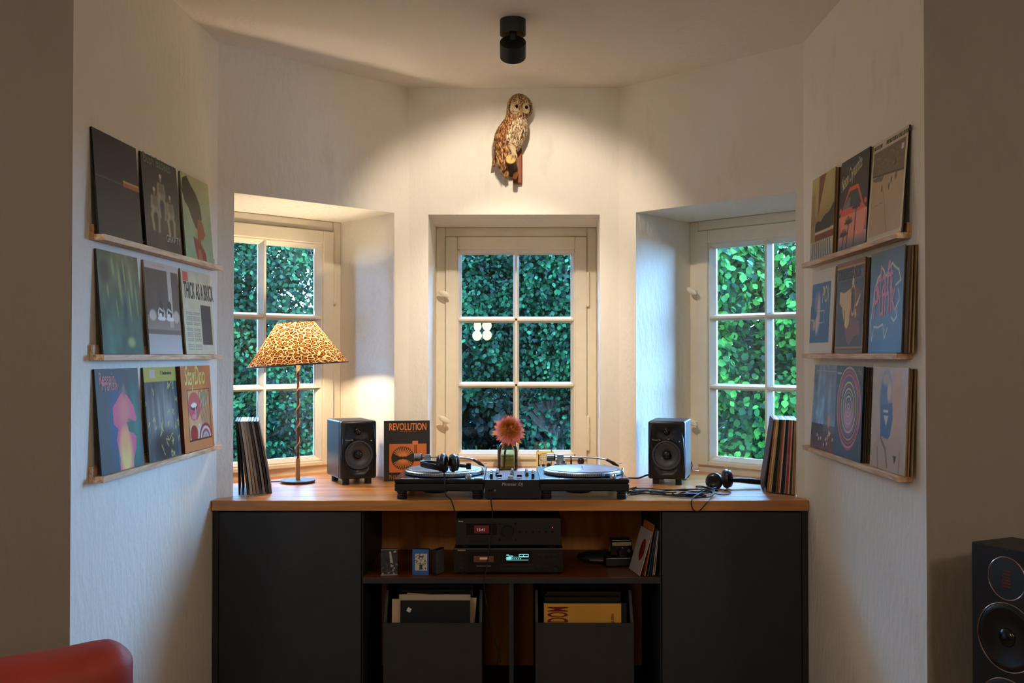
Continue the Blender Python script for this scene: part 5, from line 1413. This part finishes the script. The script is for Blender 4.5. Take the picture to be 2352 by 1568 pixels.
# ------------------------------------------------------------------ small yellow device and toy on the sill
p = PZ(1251, 1082, ZTOP)
a = Art(90, (240, 214, 130)).noise(.06, 8, 8, 5)
a.rect(.12, .28, .92, .8, (206, 196, 160)).ell(.52, .72, .32, .2, (206, 196, 160), .05).ring(.52, .7, .34, .2, .05, (84, 78, 64)).rect(.12, .3, .17, .84, (40, 34, 28)).rect(.86, .3, .9, .84, (40, 34, 28))
for i in range(7):
    for j in range(6): a.ell(.24 + .095 * i, .34 + .085 * j, .018, .02, (60, 54, 46), .3)
for j in range(14): a.rect(.03, .05 + .065 * j, .07, .075 + .065 * j, (90, 80, 56)).rect(.94, .05 + .065 * j, .98, .075 + .065 * j, (90, 80, 56))
kd = p.y / F; wd, hd_ = 40 * kd, 46 * kd
t = thing('pocket_synth', 'small yellow card box device with a printed black grid, beside the bottle', 'gadget', (p.x, p.y, ZTOP), math.radians(-6))
obj('face', sleeve_mesh('face', a, wd, hd_, .003, (214, 186, 110), 1.1), M_MATTE, t, (0, 0, 0), (-.08, 0, 0))
G().box(-wd / 2, wd / 2, .002, .03, 0, hd_ * .98).build('case', mat('yellow_card', S(240, 212, 126), .6), t, None, (-.08, 0, 0), bevel=.002)
for x_, z_, r_, h_ in ((.022, .032, .012, .02), (-.006, .030, .008, .014), (-.028, .03, .005, .008)):
    G().cyl((x_, -.003, z_), (x_, -.003 - h_, z_), r_, r_ * .9, 18).build('dial', M_BLK, t, bevel=.001)
for x_ in (-.034, .034): G().cyl((x_, .004, hd_ - .002), (x_, .004, hd_ + .008), .003).build('pin', M_STEEL, t)
p = PZ(1334, 1076, ZTOP)
kd = p.y / F
t = thing('toy_bird', 'tiny black toy bird with a red crest on the window sill', 'toy', (p.x, p.y, ZTOP))
G().sphere((0, 0, 17 * kd), (8 * kd, 8 * kd, 9 * kd), 18, 12).build('body', M_BLK, t)
G().sphere((-9 * kd, 0, 26 * kd), (7 * kd, 3 * kd, 2.5 * kd), 14, 8).build('crest', mat('toy_red', S(206, 44, 40), .4), t)
G().sphere((8 * kd, 0, 8 * kd), 4 * kd, 12, 8).build('wing_tip', mat('toy_orange', S(206, 120, 60), .5), t)
g = G()
for x_ in (-3, 3): g.cyl((x_ * kd, 0, 0), (x_ * kd, 0, 9 * kd), .0015, .0015, 6)
g.build('legs', M_STEEL, t)
p = PZ(994, 1072, ZTOP)
o = G().lathe([(0, 0), (.008, 0), (.008, .004), (.006, .01), (.0085, .03), (.0088, .06), (.006, .08), (0, .088)], 20).build('steel_lighter', M_CHROME, None, (p.x, p.y, ZTOP)); tag(o, 'slim chrome bullet-shaped stand behind the left turntable', 'ornament')

# ------------------------------------------------------------------ sleeves standing on the worktop
# left: grey and black inner sleeves leaning on the left reveal
a0, b0, dL, nL = op_l[:4]
cols = [(14, 13, 13), (18, 17, 17), (70, 66, 64), (196, 190, 178), (170, 160, 146), (150, 140, 126), (64, 58, 56), (150, 144, 140), (40, 38, 40), (104, 96, 92)]  # first two blacks added to fill the shadow gap beside the reveal
nm = ['added deep black', 'added soot black', 'smoky grey', 'pale grey', 'beige-grey', 'taupe', 'charcoal', 'mid-grey', 'jet black', 'dark brown-grey']
pb = PZ(622, 1136, ZTOP)
pL0 = PZ(541, 1137, ZTOP)
nL_ = len(cols)
angL = math.radians(50)
fx = Vector((math.cos(angL), math.sin(angL)))
for i in range(nL_):
    u = i / (nL_ - 1)
    v_ = max(0, i - 2) / 7
    xb = (548, 557)[i] if i < 2 else 567 + (620 - 567) * v_; xt = (540.5, 542.5)[i] if i < 2 else 546 + (590 - 546) * v_
    q = PZ(xb, 1137 - 4 * u, ZTOP); top = P(xt, 962, q.y)
    ln = math.atan2(q.x - top.x, .31)
    o = obj('record_sleeve', plain_mesh('record_sleeve', .30, .31, (.0100 if i in (3, 4, 5) else (.0085 if i > 1 else .004)), mat('upright_sleeve_%d' % i, S(*cols[i]), .65, var=.12, vscale=25), .002), None)
    # sleeve edge faces the viewer: local x runs into the recess, thickness across
    o.rotation_mode = 'XYZ'
    R = Matrix.Rotation(math.radians(104), 4, 'Z') @ Matrix.Rotation(-ln, 4, 'X')
    o.matrix_world = Matrix.Translation((q.x, q.y, ZTOP + .0005)) @ R @ Matrix.Translation((.15, 0, 0))
    tag(o, f'{nm[i]} record sleeve, {ORD[i]} from the left in the slanted stack beside the lamp', 'record', 'sleeves leaning by the left window')
# right: tight row of coloured spines leaning to the left
cols = [(66, 30, 40), (186, 124, 80), (236, 206, 146), (226, 196, 134), (24, 24, 24), (34, 30, 30), (96, 112, 64), (206, 84, 58), (240, 232, 214), (30, 28, 30), (44, 42, 44), (160, 156, 160), (206, 40, 60), (230, 210, 176), (60, 40, 30), (190, 150, 98), (166, 126, 78), (210, 184, 128)]
nm = ['maroon', 'tan', 'yellow-cream', 'ochre-cream', 'black', 'dull black', 'olive green', 'rust red', 'ivory', 'inky black', 'charcoal', 'grey', 'crimson', 'pale buff', 'dark brown', 'caramel', 'brown', 'khaki']
for i in range(18):
    u = i / 17
    xb = 1757 + (1826 - 1757) * u if i else 1752; xt = 1777 + (1831 - 1777) * u
    yb = 1130 + 9 * u if i else 1129
    q = PZ(xb, yb, ZTOP); top = P(xt, 968, q.y)
    ln = math.atan2(top.x - q.x, .31)
    th_i = .0052 if i != 17 else .007
    o = obj('record_sleeve', plain_mesh('record_sleeve', .305, .31, th_i, mat('spine_%d' % i, S(*cols[i]), .6, var=.1, vscale=30)), None)
    R = Matrix.Rotation(math.radians(78 + (.6 if i == 0 else 0)), 4, 'Z') @ Matrix.Rotation(ln, 4, 'X')
    o.matrix_world = Matrix.Translation((q.x, q.y, ZTOP + .0045)) @ R @ Matrix.Translation((.1525, 0, 0))
    tag(o, f'{nm[i]} record sleeve, {ORD[i]} from the left in the row beside the right window', 'record', 'row of records by the right window')

# ------------------------------------------------------------------ hi-fi on the shelf
M_HIFI = mat('hifi_black', S(22, 21, 20), 0.36)
M_HIFI2 = mat('hifi_panel', S(34, 31, 26), 0.4)
M_RED = emis('red_display', (1, .05, .06, 1), .05); M_CYAN = emis('cyan_display', (.3, .95, 1, 1), 1.0); M_WTXT = emis('display_digits', (1, .75, .8, 1), .4)
YH = 4.10
def hz(x, y, Y=YH): return P(x, y, Y)
# tape deck below
c0 = hz(1043, 1324); c1 = hz(1293, 1259)
ZSH += .002
t = thing('cassette_deck', 'black cassette deck with a cyan display on the shelf, under the amplifier', 'hifi', ((c0.x + c1.x) / 2, YH, ZSH))
hw = (c1.x - c0.x) / 2; hh_ = c1.z - ZSH
G().box(-hw, hw, .008, .30, .010, hh_).build('case', M_HIFI, t, bevel=.002)
G().box(-hw - .001, hw + .001, 0, .009, .010, hh_).build('front_panel', M_HIFI, t, bevel=.003)
for sx in (-1, 1):
    for y_ in (.03, .27): G().cyl((sx * (hw - .04), y_, 0), (sx * (hw - .04), y_, .0105), .018).build('foot', M_RUB, t)
def L_(x, y): q_ = hz(x, y); return q_.x - t.location.x, q_.z - t.location.z
def panel(name, x0, y0, x1, y1, m, d0=-.001, d1=.002, bev=.0006):
    xa, za = L_(x0, y1); xb_, zb_ = L_(x1, y0)
    return G().box(xa, xb_, d0, d1, za, zb_).build(name, m, t, bevel=bev)
panel('trim_line', 1044, 1259, 1292, 1261, M_STEEL, -.0025)
panel('cassette_door', 1074, 1266, 1146, 1312, M_BLKG, -.004)
w_ = panel('cassette_window', 1088, 1276, 1134, 1290, mat('cassette_window', S(70, 34, 28), .3, emit=(1, .3, .15, 1), estr=.03), -.0052)
panel('cassette_label', 1102, 1279, 1122, 1284, emis('tape_label_glow', (1, .55, .3, 1), .25), -.0058)
panel('door_bar', 1094, 1298, 1128, 1300, M_STEEL, -.0055)
panel('display', 1148, 1266, 1222, 1292, M_BLKG, -.003)
x_, z_ = L_(1163, 1279)
text('lettering', '0035', M_CYAN, t, (x_ + .009, -.0036, z_), size=.0105, sx=.95, bold=.0002)
for (xa, ya, xb_, yb_) in ((1163, 1273, 1169, 1275), (1163, 1279, 1175, 1281), (1163, 1281.6, 1175, 1284), (1163, 1285, 1214, 1285.8), (1163, 1278.3, 1214, 1278.9), (1192, 1272, 1214, 1273), (1192, 1277, 1214, 1278), (1192, 1272, 1193, 1278), (1202, 1272, 1203, 1278), (1213, 1272, 1214, 1278)):
    panel('display_segment', xa, ya, xb_, yb_, M_CYAN, -.0036, -.003, 0)
for k in range(5): panel('display_segment', 1177 + 4.4 * k, 1281.3, 1179 + 4.4 * k, 1283, M_CYAN, -.0036, -.003, 0)
panel('tray_bar', 1151, 1295, 1225, 1299, M_HIFI2, -.004); panel('tray_bar', 1151, 1302, 1225, 1308, M_HIFI2, -.003)
for i in range(4):
    for j in range(2): panel('button', 1233 + 12 * i, 1271 + 10 * j, 1242 + 12 * i, 1276 + 10 * j, M_HIFI2, -.003)
panel('button', 1233, 1297, 1243, 1303, M_HIFI2, -.004); panel('button', 1247, 1297, 1260, 1303, M_HIFI2, -.004)
x_, z_ = L_(1276, 1306); G().cyl((x_, -.014, z_), (x_, .002, z_), .0095, .0105, 24).build('level_knob', M_HIFI2, t)
x_, z_ = L_(1059.5, 1292); G().lathe([(.0032, 0), (.0048, .0015), (.0048, -.004), (.0032, -.004)], 20, Matrix.Translation((x_, -.0015, z_)) @ Matrix.Rotation(PI / 2, 4, 'X'), caps=False).build('phones_socket', M_STEEL, t)
panel('button', 1052, 1301, 1066, 1307, M_HIFI2, -.004); panel('button', 1052, 1280, 1064, 1283, M_HIFI2, -.003)
x_, z_ = L_(1051, 1264.5)
text('lettering', 'DENON', emis('orange_lettering', (1, .5, .25, 1), .18), t, (x_, -.0006, z_), size=.0068, sx=1.3, bold=.0002)
zd = ZSH + hh_
# amplifier on top
c0 = hz(1047, 1256); c1 = hz(1289, 1189.5)
t = thing('amplifier', 'black amplifier with a red clock display stacked on the cassette deck', 'amplifier', ((c0.x + c1.x) / 2, YH + .004, zd + .0005))
hw = (c1.x - c0.x) / 2; hh_ = c1.z - zd - .0005
G().box(-hw, hw, .008, .33, .011, hh_).build('case', M_HIFI, t, bevel=.002)
G().box(-hw, hw, -.004, .009, .011, hh_).build('front_panel', M_HIFI2, t, bevel=.004)
for sx in (-1, 1):
    for y_ in (.035, .29): G().cyl((sx * (hw - .04), y_, 0), (sx * (hw - .04), y_, .0115), .02).build('foot', M_RUB, t)
def pan2(name, x0, y0, x1, y1, m, d0=-.005, d1=-.003, bev=.0005): return panel(name, x0, y0, x1, y1, m, d0, d1, bev)
pan2('display_glass', 1071, 1202, 1141, 1228, M_BLKG, -.006)
pan2('display', 1089, 1206, 1123, 1224, M_RED, -.0066, -.006, 0)
x_, z_ = L_(1095, 1219)
text('lettering', '15:41', M_WTXT, t, (x_, -.0070, z_), size=.0165, sx=.95)
x_, z_ = L_(1053, 1198.5)
text('lettering', 'Block', M_WHITE, t, (x_, -.0046, z_), size=.0085, sx=1.0, bold=.0003)
x_, z_ = L_(1166, 1219); G().lathe([(.0245, 0), (.0245, .014), (.0225, .016), (0, .0155)], 40, Matrix.Translation((x_, -.004, z_)) @ Matrix.Rotation(PI / 2, 4, 'X')).build('volume_knob', M_HIFI, t)
for x, y in ((1147, 1202), (1184, 1202), (1147, 1239), (1184, 1239)):
    x_, z_ = L_(x, y); G().cyl((x_, -.0075, z_), (x_, -.003, z_), .0052, .0052, 18).build('button', M_BLKG, t)
for k in range(6):
    x_, z_ = L_(1194 + 15 * k, 1221); G().cyl((x_, -.0075, z_), (x_, -.003, z_), .0062 if k == 0 else .0048, .0048, 18).build('button', M_BLKG, t)
pan2('disc_slot', 1077, 1231, 1122, 1245, M_HIFI, -.0048)
x_, z_ = L_(1269, 1211); G().sphere((x_, -.0046, z_), .0016, 10, 6).build('power_light', emis('power_led', (1, .1, .2, 1), 3.0), t)

# cassettes standing on the shelf
def cassette(label, x0, x1, yb, yt, art, Y, rz, side=(60, 60, 62), dp=.016):
    p0 = P(x0, yb, Y); p1 = P(x1, yt, Y)
    t = thing('cassette_case', label, 'cassette', ((p0.x + p1.x) / 2, Y, ZSH), rz, 'cassettes on the shelf')
    w = p1.x - p0.x; h = .106
    obj('printed_card', sleeve_mesh('printed_card', art, w, h, .001, side, 1.4), M_MATTE, t, (0, 0, .0005))
    G().box(-w / 2 - .0005, w / 2 + .0005, .0005, dp, 0, h + .001).build('case', M_BLKG, t, bevel=.001)
    return t
a = Art(60, (48, 48, 50)).noise(.3, 9, 9, 91)
a.poly([(.5, .85), (.62, .86), (.76, .34), (.6, .3)], (176, 172, 164)).ell(.55, .88, .06, .03, (200, 196, 188)).noise(.0, 3, 3, 1)
for k in range(30): a.ell(rr.random(), rr.uniform(.05, .45), .06, .03, rr.choice([(170, 166, 158), (90, 88, 86), (30, 30, 30)]), .5)
a.rect(0, 0, 1, .03, (190, 188, 180)).rect(0, .97, 1, 1, (150, 148, 144)).poly([(.74, .88), (.86, .94), (.92, .88)], (200, 198, 190))
cassette('cassette case with a black and white photo card, leftmost on the shelf', 875, 913, 1323, 1262, a, 4.10, .1)
a = Art(60, (44, 96, 160)).rect(.17, .18, .9, .82, (200, 192, 168))
for k in range(40):
    x, y = rr.uniform(.22, .84), rr.uniform(.22, .78); a.line([(x, y), (x + rr.uniform(-.08, .08), y + rr.uniform(-.06, .06))], .014, (50, 42, 44))
a.ell(.52, .66, .12, .08, (60, 50, 52), .2).ell(.52, .64, .08, .05, (200, 192, 168), .2).rect(.44, .22, .62, .42, (60, 50, 54))
cassette('blue cassette case with a sketched white label, second on the shelf', 947, 985, 1323, 1264, a, 4.10, -.06)
t = thing('cassette_case', 'black cassette case turned edge-on, beside the amplifier', 'cassette', (P(1007, 1322, 4.12).x, 4.12, ZSH), math.radians(62), 'cassettes on the shelf')
G().box(-.033, .033, -.008, .008, 0, .106).build('case', M_BLKG, t, bevel=.0015)
G().box(-.031, .031, -.0086, -.008, .004, .102).build('inlay_card', mat('grey_inlay', S(84, 84, 88), .5, var=.3, vscale=50), t)

# camera-like gadget on the right of the shelf
p = P(1425, 1322, 4.30)
t = thing('instant_camera', 'dark instant camera lying at the right of the shelf', 'camera', (p.x, 4.30, ZSH), .1)
G().box(-.075, .075, -.05, .05, 0, .045).build('base', M_BLK, t, bevel=.01, seg=3)
G().prism([(-.05, 0), (.05, 0), (.044, .07), (-.044, .07)], 0, .06, Matrix(((1, 0, 0, 0), (0, 0, 1, -.03), (0, 1, 0, .045), (0, 0, 0, 1)))).build('housing', M_BLKG, t, bevel=.006)
G().box(-.042, .042, -.034, -.028, .088, .104).build('flash', mat('flash_window', S(150, 136, 104), .3), t, bevel=.002)
G().cyl((0, -.03, .062), (0, -.052, .062), .02, .018, 28).build('lens', M_BLKG, t)
G().cyl((.03, -.03, .066), (.03, -.036, .066), .007).build('viewfinder', M_STEEL, t)
p = P(1372, 1322, 4.34)
t = thing('flat_pouch', 'flat dark pouch behind the amplifier side of the camera', 'pouch', (p.x, 4.34, ZSH), -.15)
G().sphere((0, 0, .026), (.09, .06, .026), 28, 10).build('pouch', M_RUB, t); G().box(-.03, .03, -.062, -.056, .02, .026).build('zip_tab', mat('pouch_tab', S(110, 84, 76), .5), t, bevel=.001)

# leaning booklets at the right end
M_B = [mat('booklet_%d' % i, S(*c), .55, var=.06) for i, c in enumerate(((188, 176, 166), (196, 110, 44), (34, 92, 112), (40, 52, 96), (206, 190, 164), (196, 180, 170)))]
for i, (xb, xt, yt, hgt, m_, lb_) in enumerate(((1469, 1499, 1221, .185, 0, 'white booklet with a red oval, leaning leftmost of the booklets'), (1481, 1503, 1207, .21, 1, 'orange booklet with its corner sticking up among the leaning booklets'), (1488, 1506, 1222, .185, 2, 'teal booklet leaning in the middle of the booklets'),
        (1493, 1508, 1226, .18, 3, 'navy booklet leaning behind the teal one'), (1499, 1510.5, 1228, .18, 4, 'cream booklet leaning near the right shelf side'), (1503, 1512.5, 1226, .182, 5, 'pale booklet leaning last against the right shelf side'))):
    Y = 4.072 + .002 * i; q = P(xb, 1324, Y); tp = P(xt, yt, Y)
    o = G().box(-.075, .075, -.0022, 0, 0, hgt).build('booklet', M_B[m_])
    ln = math.asin(min(.95, (tp.x - q.x) / hgt))
    R = Matrix.Rotation(math.radians(100 - 2.2 * i), 4, 'Z') @ Matrix.Rotation(ln, 4, 'X')
    o.matrix_world = Matrix.Translation((q.x, Y, ZSH + .003)) @ R @ Matrix.Translation((.075, 0, 0))
    tag(o, lb_, 'booklet', 'booklets leaning in the shelf')
    if i == 0:
        G().lathe([(0, 0), (.03, 0)], 32, Matrix.Translation((-.02, .0004, .10)) @ Matrix.Rotation(-PI / 2, 4, 'X') @ Matrix.Diagonal((1, 1.5, 1, 1))).build('red_oval', mat('red_oval', S(170, 44, 30), .5), o)

# ------------------------------------------------------------------ record boxes with sleeves
M_BOX = mat('record_box_board', S(44, 42, 38), .6, var=.1, vscale=14)
def record_box(x0, x1, label):
    a_, b_ = P(x0, 1431, 4.075).x, P(x1, 1431, 4.075).x
    t = thing('record_box', label, 'box', ((a_ + b_) / 2, 4.075, .061), 0, 'record boxes under the shelf')
    w = (b_ - a_) / 2; zf = P(0, 1431, 4.075).z - .061
    G().box(-w, w, 0, .012, 0, zf).build('front_panel', M_BOX, t, bevel=.001)
    for s_ in (-1, 1):
        g = G().prism([(.0125, .0), (.42, .0), (.42, .46), (.09, .46), (.0125, zf)], -.006, .006, Matrix(((0, 0, 1, s_ * (w - .006)), (1, 0, 0, 0), (0, 1, 0, 0), (0, 0, 0, 1))))
        g.build('side_panel', M_BOX, t, bevel=.001)
    G().box(-w + .012, w - .012, .0125, .42, 0, .012).build('bottom', M_BOX, t)
    G().box(-w + .012, w - .012, .41, .42, .012, .46).build('rear_panel', M_BOX, t)
    return t, w
bxl, wl = record_box(880, 1107, 'dark record box on the left under the shelf, topped by a black sleeve')
bxr, wr = record_box(1230, 1456, 'dark record box on the right under the shelf, topped by a yellow sleeve')
M_PL = [mat('boxed_sleeve_%d' % i, S(*c), r_) for i, (c, r_) in enumerate((((8, 7, 8), .75), ((206, 178, 140), .6), ((30, 28, 27), .25), ((24, 22, 22), .2), ((52, 44, 38), .3), ((196, 176, 146), .6)))]
zfl = .075
def boxed(bx, dx, y, h, m_, lab, w=.312, tilt=.04, roll=0.0, grp='records in the boxes'):
    o = obj('record_sleeve', plain_mesh('record_sleeve', w, h, .006, m_), None, None, (bx.location.x + dx, 4.075 + y, zfl), (-tilt, roll, 0))
    tag(o, lab, 'record', grp); return o
ztop = P(0, 1378, 4.12).z - zfl
o = boxed(bxl, .008, .030, ztop, M_PL[0], 'black sleeve with a small white square sticker, front of the left record box', .288)
G().box(-.0085, .0085, -.0004, .0004, -.0085, .0085).build('sticker', M_WHITE, o, (-.108, -.0065, ztop - .038), (0, .5, 0))
boxed(bxl, -.022, .045, ztop + .002, M_PL[1], 'cream sleeve showing left of the black one in the left record box', .30)
boxed(bxl, .004, .056, ztop + .018, M_PL[5], 'pale sleeve edge just behind the front of the left record box', .296)
o = boxed(bxl, .0, .072, ztop + .012, M_PL[1], 'tilted cream sleeve printed with a black block in the left record box', .29, .04, .075)
G().box(-.138, -.095, -.0066, -.006, ztop - .03, ztop + .005).build('black_block', M_PL[0], o)
text('lettering', 'e', M_PL[1], o, (-.115, -.0072, ztop - .022), size=.034)
for k in range(9):
    boxed(bxl, .006 + random.uniform(-.006, .006), .09 + .024 * k, ztop + .03 + random.uniform(-.006, .008), M_PL[2 + k % 3], f'glossy dark sleeve, {ORD[k]} behind the cream ones in the left record box', .30)
ztr = P(0, 1385, 4.12).z - zfl
a = Art(100, (206, 150, 56)).noise(.05, 3, 3, 15)
yc = 4.075 + .030
o = obj('record_cover', sleeve_mesh('record_cover', a, .318, ztr, .006, (180, 120, 40), 1.25), M_MATTE, None, (bxr.location.x - .006, yc, zfl), (-.04, 0, 0))
tag(o, 'yellow sleeve with dark red vertical lettering, front of the right record box', 'record', 'records in the boxes')
ry = (Matrix.Rotation(PI / 2, 4, 'X') @ Matrix.Rotation(PI / 2, 4, 'Z')).to_euler()
text('lettering', 'KINGDOM', ink(120, 20, 12), o, (-.062, -.0072, ztr - .012), ry, .118, .235, .002, align='RIGHT')
text('lettering', 'QUEEN', ink(120, 30, 14), o, (.128, -.0072, ztr - .04), ry, .014, .95, .0004, align='RIGHT')
boxed(bxr, .018, .042, ztr - .002, M_PL[0], 'black sleeve showing right of the yellow one in the right record box', .318)
for k in range(10):
    boxed(bxr, .0 + random.uniform(-.006, .008), .058 + .024 * k, ztr + .012 + .02 * min(1, k) + random.uniform(-.006, .008), M_PL[2 + k % 3], f'glossy dark sleeve, {ORD[k]} behind the front pair in the right record box', .31)

# ------------------------------------------------------------------ floor-standing loudspeaker
M_TOW = mat('tower_black_satin', S(20, 20, 22), 0.42)
M_RING = mat('tower_ring', S(190, 176, 168), 0.2, 1.0)
fcn = Vector((1.233, 2.68)); dface = Vector((.435, -.9)).normalized(); dback = Vector((.9, .435)).normalized()
wt_, dt_ = .215, .16
t = thing('tower_speaker', 'black floor-standing loudspeaker with silver-ringed drivers by the right wall', 'speaker', (fcn.x, fcn.y, 0), math.atan2(dface.y, dface.x))
# local x along the front face, -y is the front
G().box(0, wt_, .0, dt_, .03, 1.0).build('cabinet', M_TOW, t, bevel=.003)
G().box(-.01, wt_ + .01, -.01, dt_ + .005, 0, .03).build('plinth', M_TOW, t, bevel=.003)
Rx = Matrix.Rotation(PI / 2, 4, 'X')
for z_, r_ in ((.922, .055), (.77, .088), (.575, .088)):
    Mx = Matrix.Translation((wt_ / 2, 0, z_)) @ Rx
    o = G().torus(r_, .0022, 64, 8, Mx).build('trim_ring', M_RING, t)
    if r_ < .06:
        G().lathe([(0, .0008), (r_ * .97, .0012)], 40, Mx).build('tweeter_plate', M_BLKG, t)
        g = G()
        for k in range(6): g.box(wt_ / 2 - .013, wt_ / 2 + .013, -.0022, -.0014, z_ - .022 + .008 * k, z_ - .0185 + .008 * k)
        g.build('tweeter_pleats', mat('copper_pleats', S(120, 50, 36), .35, .6), t)
    else:
        w_ = G().lathe([(r_ * .97, .0006), (r_ * .9, .004), (r_ * .8, .003), (r_ * .76, .0012), (r_ * .3, .0006), (0, .0008)], 48, Mx).build('woofer', M_BLK, t)
        G().sphere((wt_ / 2, -.001, z_), (.024, .010, .024), 24, 10).build('dust_cap', M_BLKG, w_)

# ------------------------------------------------------------------ red leather sofa back
M_LEA = mat('red_brown_leather', S(150, 44, 22), 0.6, var=.14, vscale=7, bump=.25, bscale=35)
cr = P(288, 1470, 2.30)
t = thing('leather_sofa', 'red-brown leather sofa back at the lower left', 'sofa', (cr.x, cr.y, 0), math.radians(37) + PI)
# local x runs away from the visible corner to the left, +y to the rear
g = G(); nx, nz = 40, 30; LX, LZ_ = .95, .50
for i in range(nx + 1):
    for j in range(nz + 1):
        u, v = (i / nx) ** 1.7, 1 - (1 - j / nz) ** 1.7
        ed = (1 - abs(2 * u - 1) ** 16) ** .5 * (1 - abs(2 * v - 1) ** 9) ** .5 if 0 < i < nx and 0 < j < nz else 0
        aa, bb, rad = u * LX, (1 - v) * LZ_, .035
        if aa < rad and bb < rad:
            da, db = (rad - aa) / rad, (rad - bb) / rad
            f_ = max(da, db) / max(1e-6, math.hypot(da, db)); aa, bb = rad - rad * da * f_, rad - rad * db * f_
        puff = .004 * math.exp(-((aa - .05) / .05) ** 2)
        x = aa - (.16 * bb) * math.exp(-aa / .25) - .004 * math.sin(bb * 50) * math.exp(-aa / .05)
        zz = cr.z - bb + puff * max(0, 1 - bb / .1)
        g.v.append(Vector((x, -.014 - .085 * ed - .004 * math.sin(7 * u + 5 * v) * ed, zz)))
n1 = len(g.v)
for k in range(n1):
    p_ = g.v[k]; g.v.append(Vector((p_.x, -p_.y, p_.z)))
for i in range(nx):
    for j in range(nz):
        a_ = i * (nz + 1) + j
        g.f.append((a_, a_ + nz + 1, a_ + nz + 2, a_ + 1)); g.f.append((n1 + a_, n1 + a_ + 1, n1 + a_ + nz + 2, n1 + a_ + nz + 1))
per = [i * (nz + 1) for i in range(nx + 1)] + [nx * (nz + 1) + j for j in range(1, nz + 1)] + [i * (nz + 1) + nz for i in range(nx - 1, -1, -1)] + [j for j in range(nz - 1, 0, -1)]
for k in range(len(per)):
    a_, b_ = per[k], per[(k + 1) % len(per)]; g.f.append((b_, a_, n1 + a_, n1 + b_))
g.build('back_cushion', M_LEA, t, smooth=60)
G().box(.02, LX, -.06, .06, .12, cr.z - LZ_ + .01).build('back_frame', M_LEA, t, bevel=.03, seg=4)
G().box(.02, LX, .07, .75, .12, .42).build('seat', M_LEA, t, bevel=.05, seg=4)
for x_, y_ in ((.06, -.03), (.9, -.03), (.06, .7), (.9, .7)): G().cyl((x_, y_, 0), (x_, y_, .125), .015, .02).build('leg', M_BLKM, t)
